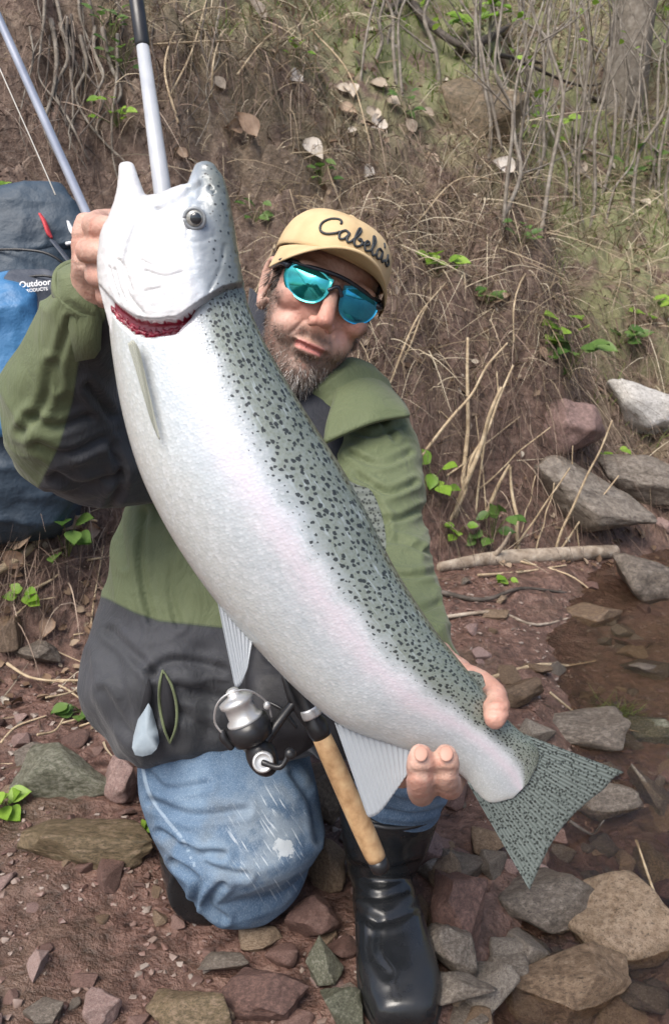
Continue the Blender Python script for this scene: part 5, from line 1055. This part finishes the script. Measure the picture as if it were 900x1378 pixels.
for a in [(578, 662, 24, 9, 24, 'lime', 'bright lime seedling beside the green sleeve under the stalks'), (92, 752, 38, 11, 26, 'green', 'green leafy plant beside the sleeve on the leafy slope'), (12, 672, 20, 6, 24, 'lime', 'lime leafy sprig below the elbow on the slope'), (764, 512, 30, 12, 26, 'green', 'tall green leafy plant beside the root mat'), (760, 470, 26, 9, 24, 'lime', 'lime green plant above the root mat on the slope'), (662, 728, 26, 10, 20, 'green', 'green seedling growing at the driftwood log'), (615, 720, 12, 6, 14, 'lime', 'tiny pale seedling among the dry stalks'), (682, 782, 9, 5, 14, 'lime', 'small sprout in front of the driftwood log'), (8, 1078, 22, 10, 30, 'lime', 'bright lime plant by the greenish stone'), (195, 1112, 12, 6, 16, 'lime', 'small lime sprout between jeans and ochre stone'), (38, 812, 16, 7, 18, 'lime', 'lime sprig below the forked branch'), (110, 960, 14, 7, 20, 'green', 'green sprig at the jacket hem'), (165, 105, 26, 14, 16, 'green', 'green creeper leaves hanging beside the pole'), (158, 172, 22, 12, 15, 'lime', 'lime leaves on the bank below the creeper'), (150, 60, 24, 12, 14, 'green', 'green leafy clump at the top of the root overhang'), (640, 50, 30, 14, 24, 'lime', 'bright green bush on the upper slope behind the branch'), (430, 252, 20, 8, 18, 'green', 'small green plant on the bare soil above the cap'), (345, 300, 18, 7, 16, 'green', 'small green weed between fish head and cap'), (400, 80, 14, 7, 14, 'lime', 'lime sprig under the arching vine'), (28, 274, 18, 8, 14, 'lime', 'lime leaves sprouting above the backpack'), (850, 250, 30, 12, 18, 'green', 'green weed under the saplings'), (700, 330, 20, 8, 15, 'green', 'green weed in the dry grass of the slope'), (820, 625, 14, 7, 14, 'lime', 'small lime plant on the wet ledge'), (830, 470, 24, 9, 18, 'green', 'green weed above the pale wet rock'), (590, 372, 20, 9, 22, 'lime', 'lime grassy weed beside the cap'), (655, 412, 14, 7, 16, 'green', 'weed with a tan leaf beside it on the slope'), (870, 430, 20, 9, 18, 'lime', 'lime weed at the slope above the wet rock face'), (545, 160, 20, 8, 14, 'green', 'green weed among pale leaves on the slope'), (740, 200, 26, 9, 16, 'lime', 'lime weed beside the saplings')]:
    plant(*a)
def dead(px, py, lpx, kind, label, group):
    b, d = hit(px, py); o = obj('dead_leaf', LEAFM[kind], None, None, label, 'leaf', group); s = lpx / FPX * d; o.scale = (s, s, s); n = Vector(tnorm([b[0]], [b[1]])[0]) + Vector((random.uniform(-.4, .4), random.uniform(-.5, 0), random.uniform(-.2, .4))); o.location = Vector(b) + n.normalized() * .018; o.rotation_mode = 'QUATERNION'; o.rotation_quaternion = n.to_track_quat('Z', 'Y') @ Vector((0, 0, 1)).rotation_difference(Vector((0, 0, 1))) ; o.rotation_quaternion = o.rotation_quaternion @ Matrix.Rotation(random.uniform(0, 6.28), 3, 'Z').to_quaternion()
for x, y, s in [(512, 165, 32), (520, 122, 26), (496, 228, 22), (690, 235, 34), (408, 194, 36), (400, 104, 26), (352, 32, 34), (776, 236, 22), (470, 128, 22), (520, 140, 24), (505, 150, 28), (468, 120, 30), (556, 180, 22), (800, 250, 18), (630, 150, 18), (300, 125, 24), (580, 160, 20), (700, 120, 18), (860, 275, 20), (765, 230, 16), (480, 180, 16)]: dead(x, y, s, 'dead', 'pale dead leaf lying on the brown slope', 'pale leaves on the slope')
for x, y, s in [(342, 188, 40), (570, 212, 30), (80, 275, 42), (658, 410, 30), (640, 402, 26), (20, 735, 60), (62, 700, 54), (38, 692, 34), (10, 700, 36), (455, 150, 26), (320, 175, 28), (265, 240, 22), (105, 715, 30), (30, 760, 34), (250, 215, 20), (840, 440, 22), (720, 470, 20), (70, 835, 30), (12, 640, 30)]: dead(x, y, s, 'brown', 'curled brown dead leaf lying on the bank', 'brown leaves on the bank')

# ================================================================== GRASS, ROOTS, LITTER (beyond counting)
def rndmat(name, stops, rough=.7, tr=.0):
    m = Mat(name); c = m.ramp(m.attr('rnd'), stops); m.set('Base Color', c); m.set('Roughness', rough); m.set('Specular IOR Level', .25)
    if tr:
        t = m.n.new('ShaderNodeBsdfTranslucent'); m.lk(c, t.inputs[0]); mx = m.n.new('ShaderNodeMixShader'); mx.inputs[0].default_value = tr; m.lk(m.b.outputs[0], mx.inputs[1]); m.lk(t.outputs[0], mx.inputs[2]); m.lk(mx.outputs[0], m.out.inputs[0])
    return m.m
def sample(N, y0, y1, pw=1.0):
    y = y0 + RNG.random(N) ** pw * (y1 - y0); x = RNG.uniform(-.62, .66, N) * (y + .5); z = height(x, y); toe = np.interp(x, [-8, -1.2, -.5, 0, .5, 1.0, 2, 8], [1.2, 1.5, 1.85, 2.3, 2.62, 2.75, 2.85, 3.2]); return x, y, z, y - toe
def tuft(name, N, y0, y1, pw, keep, Lr, Wr, dirf, bendf, mt, label, seg=4):
    x, y, z, t = sample(N, y0, y1, pw); k = keep(x, y, z, t); x, y, z, t = x[k], y[k], z[k], t[k]; n = len(x); P0 = np.stack([x, y, z], 1); far = 1 + .25 * np.maximum(0, y - 3)
    D = nrm(dirf(P0, n)); sv, sf, sr = strands(P0 - D * .01, D, RNG.uniform(*Lr, n) * np.minimum(far, 2), RNG.uniform(*Wr, n) * far, bendf(P0, n), seg); me = fast_mesh(name, sv, sf); attr(me, 'rnd', sr); obj(name, me, mt, None, label, 'grass' if 'grass' in name else ('roots' if 'root' in name else 'litter'), kind='stuff'); return n
J = lambda n, s=1.0: RNG.normal(size=(n, 3)) * s
down = lambda p: np.stack([0 * p[:, 0], -.55 + 0 * p[:, 0], -.8 + 0 * p[:, 0]], 1)
patchy = lambda x, y, f, s: fbm(xyz(x * f, y * f), 3, s)
M_DRY = rndmat('dry tan grass', [(0, (.12, .088, .056)), (.35, (.26, .20, .13)), (.7, (.42, .345, .24)), (1, (.60, .53, .40))], .7, .15); M_ROOT = rndmat('brown roots', [(0, (.035, .023, .017)), (.5, (.11, .074, .056)), (.85, (.23, .168, .13)), (1, (.40, .32, .25))]); M_GRN = rndmat('green grass blades', [(0, (.09, .14, .035)), (.5, (.17, .23, .065)), (1, (.28, .35, .11))], .6, .3)
tuft('hanging_roots', 24000, 1.7, 3.9, 1.0, lambda x, y, z, t: (t > .05) & (t < 1.5) & (patchy(x, y, 2.6, 51) > .36 + .1 * (x < .2) * (x > -.5)), (.06, .26), (.0009, .0026), lambda p, n: np.array([0, -.75, .15]) + J(n, .35), lambda p, n: np.array([0, -.05, -.85]) + J(n, .22), M_ROOT, 'brown roots and dead stems hanging from the cut bank', 5)
tuft('root_mat', 12000, 2.3, 3.7, 1.0, lambda x, y, z, t: (t > -.02) & (t < .75) & (x > .1) & (x < 1.0), (.10, .32), (.0009, .0026), lambda p, n: np.array([0, -.8, .1]) + J(n, .3), lambda p, n: np.array([0, .15, -1.0]) + J(n, .2), rndmat('dark brown roots', [(0, (.022, .015, .011)), (.55, (.075, .050, .038)), (.88, (.16, .115, .088)), (1, (.34, .27, .20))]), 'dense brown mat of fine roots hanging over the undercut bank', 5)
for i in range(30):      # thicker roots dangling down the left bank
    x0 = random.uniform(40, 320); y0 = random.uniform(-60, 60); l_ = random.uniform(90, 230); pts = [(x0 + random.uniform(-8, 8) * k + 4 * k * (x0 < 150), y0 + l_ * k / 4) for k in range(5)]
    C = np.array([hit(*p)[0] + np.array([0, -.03 - .02 * random.random(), 0]) for p in pts]); r = random.uniform(.003, .009) * (1 if x0 < 180 else .5); obj('hanging_root', mesh('root', *wtube(C, np.linspace(r, r * .35, 5), 8, 5)), M_DBARK if random.random() < .55 else M_GBARK, None, 'dangling root hanging down the cut bank behind pole and rod', 'root', 'roots dangling from the left bank')
tuft('dry_grass', 42000, 2.3, 7.5, 1.5, lambda x, y, z, t: (t > .2) & (x + (y - 2.6) * .55 > -.25 + .5 * RNG.normal(size=len(x)) * .5) & (patchy(x, y, 3.1, 61) > .34), (.07, .26), (.0012, .0028), lambda p, n: np.array([0, -.5, .55]) + J(n, .5), lambda p, n: np.array([0, -.2, -.65]) + J(n, .35), M_DRY, 'dry tan grass matted over the slope', 5)
tuft('sparse_dry_grass', 8000, 1.4, 3.4, 1.0, lambda x, y, z, t: (t > -.15) & (patchy(x, y, 4.1, 64) > .41), (.05, .18), (.0009, .002), lambda p, n: np.array([0, -.4, .6]) + J(n, .6), lambda p, n: np.array([0, -.1, -.5]) + J(n, .4), M_DRY, 'sparse dry grass on the bare soil of the bank')
tuft('green_grass', 32000, 2.2, 8.5, 1.2, lambda x, y, z, t: (t > .5) & (patchy(x, y, 2.3, 71) > .43) & (x + (y - 2.6) * .7 > .0), (.03, .12), (.0014, .0036), lambda p, n: np.array([0, -.25, .9]) + J(n, .35), lambda p, n: np.array([0, -.1, -.3]) + J(n, .3), M_GRN, 'short green grass growing through the dry slope')
tuft('twig_litter', 900, 1.1, 4.2, 1.0, lambda x, y, z, t: (t > -.5) & (patchy(x, y, 2.9, 81) > .4), (.05, .16), (.0012, .0028), lambda p, n: J(n) * np.array([1, .5, .15]) + np.array([0, -.1, .12]), lambda p, n: J(n, .1), M_DRY, 'thin broken twigs strewn over bank and mud', 3)
gt_, _ = hit(828, 978); n = 160; D = nrm(np.array([0, -.1, .8]) + J(n, .55)); sv, sf, sr = strands(gt_ + J(n, .02) * np.array([1, .6, .1]), D, RNG.uniform(.04, .085, n), RNG.uniform(.0012, .002, n), J(n, .3) + np.array([0, 0, -.35])); me = fast_mesh('grass_tuft', sv, sf); attr(me, 'rnd', sr); obj('grass_tuft', me, M_GRN, None, 'green grass tuft growing between slabs at the water edge', 'grass')
# leaf litter
lv0 = np.array(leaf_mesh(.36, .5, .5, 5)[0]); lf0 = np.array(leaf_mesh(.36, .5, .5, 5)[1]); NL = 7000; x, y, z, t = sample(NL, 1.1, 6.5, 1.3); k = (t > -.25) & (patchy(x, y, 2.4, 91) > .40); x, y, z = x[k], y[k], z[k]; nn_ = tnorm(x, y); VV, FF, RR = [], [], []
for i in range(len(x)):
    s = random.uniform(.012, .035) * (1 + .15 * max(0, y[i] - 3)); nz_ = Vector(nn_[i] + RNG.normal(size=3) * .35).normalized(); Rm = np.array((nz_.to_track_quat('Z', 'Y').to_matrix() @ Matrix.Rotation(random.uniform(0, 6.28), 3, 'Z'))); VV.append(lv0 * s @ Rm.T + np.array([x[i], y[i], z[i]]) + np.array(nz_) * .008); FF.append(lf0 + i * len(lv0)); RR.append(np.full(len(lv0), random.random()))
me = fast_mesh('leaf_litter', np.vstack(VV), np.vstack(FF)); attr(me, 'rnd', np.concatenate(RR)); obj('leaf_litter', me, rndmat('leaf litter', [(0, (.075, .045, .028)), (.5, (.17, .11, .07)), (.85, (.30, .23, .165)), (1, (.50, .45, .38))], .7, .1), None, 'dead brown leaves littering the bank', 'litter', kind='stuff')

# ================================================================== SAPLINGS AND TREE
def sapling(px, py, tx, ty, r, label, group, nb=5, dz=0.0):
    b, d = hit(px, py); tip = P(tx, ty, d + dz); root = empty('sapling', tuple(b), label, 'sapling', group); H = np.linalg.norm(tip - b); pts = jitline(b - np.array([0, 0, .03]), tip, 7, .018); obj('stem', mesh('stem', *wtube(pts, np.linspace(r, r * .3, 7), 7, 4)), M_GBARK, root)
    for i in range(nb):
        k = random.uniform(.2, .9); q = pts[int(k * 6)]; dv = nrm((tip - b) / H * .8 + RNG.normal(size=3) * np.array([.55, .4, .25])); L = H * random.uniform(.2, .45) * (1 - k * .4); p3 = [q, q + dv * L * .5 + RNG.normal(size=3) * .02, q + dv * L + np.array([0, 0, .05]) * L]
        obj('branch', mesh('branch', *wtube(p3, [r * .45, r * .32, r * .15], 6, 4)), M_GBARK, root)
        if random.random() < .45:
            for _ in range(2):
                o = obj('leaf', LEAFM['lime'], None, root); s = random.uniform(.025, .045); o.scale = (s, s, s); o.location = p3[2] + RNG.normal(size=3) * .02; o.rotation_euler = (random.uniform(-.8, .8), random.uniform(-.8, .8), random.uniform(0, 6.28))
for i in range(44):
    x = random.uniform(640, 970); y = random.uniform(170, 330); l_ = random.uniform(-70, 90); sapling(x, y, x + l_, random.uniform(-220, -40), random.uniform(.005, .011), 'thin grey leafless sapling in the brush on the upper slope', 'saplings on the upper slope', 4, random.uniform(-.2, .5))
for i in range(10):
    x = random.uniform(480, 720); y = random.uniform(40, 140); sapling(x, y, x + random.uniform(-60, 60), random.uniform(-260, -90), random.uniform(.006, .012), 'thin grey leafless sapling at the top of the slope', 'saplings at the top of the slope', 3, .2)
b, d = hit(835, 140); tr = empty('tree', tuple(b), 'leaning brown tree trunk rising behind the saplings', 'tree'); tp = [b - np.array([0, 0, .1]), b + np.array([.05, .05, .5]), b + np.array([.16, .1, 1.2]), b + np.array([.25, .2, 2.4]), b + np.array([.3, .2, 3.6])]
obj('trunk', mesh('trunk', *wtube(tp, [.14, .11, .10, .08, .04], 18, 6)), M_GBARK, tr)
for i in range(9):
    q = tp[3] * random.random() + tp[4] * .0; f_ = random.uniform(.1, .95); q = tp[3] * (1 - f_) + tp[4] * f_; a = random.uniform(0, 6.28); e = q + np.array([math.cos(a) * 1.0, math.sin(a) * 1.0, random.uniform(.3, 1.0)]); obj('limb', mesh('limb', *wtube([q, (q + e) / 2 + np.array([0, 0, .12]), e], [.035, .022, .008], 8, 4)), M_GBARK, tr)
N = 1500; cc = (tp[3] + tp[4]) / 2 + RNG.normal(size=(N, 3)) * np.array([.8, .8, .6]); VV = []; FF = []
for i in range(N):
    Rm = np.array(Matrix.Rotation(random.uniform(0, 6.28), 3, 'Z') @ Matrix.Rotation(random.uniform(-1, 1), 3, 'X')); VV.append(lv0 * random.uniform(.03, .06) @ Rm.T + cc[i]); FF.append(lf0 + i * len(lv0))
me = fast_mesh('crown', np.vstack(VV), np.vstack(FF)); obj('crown', me, M_LIME, tr, kind='stuff')
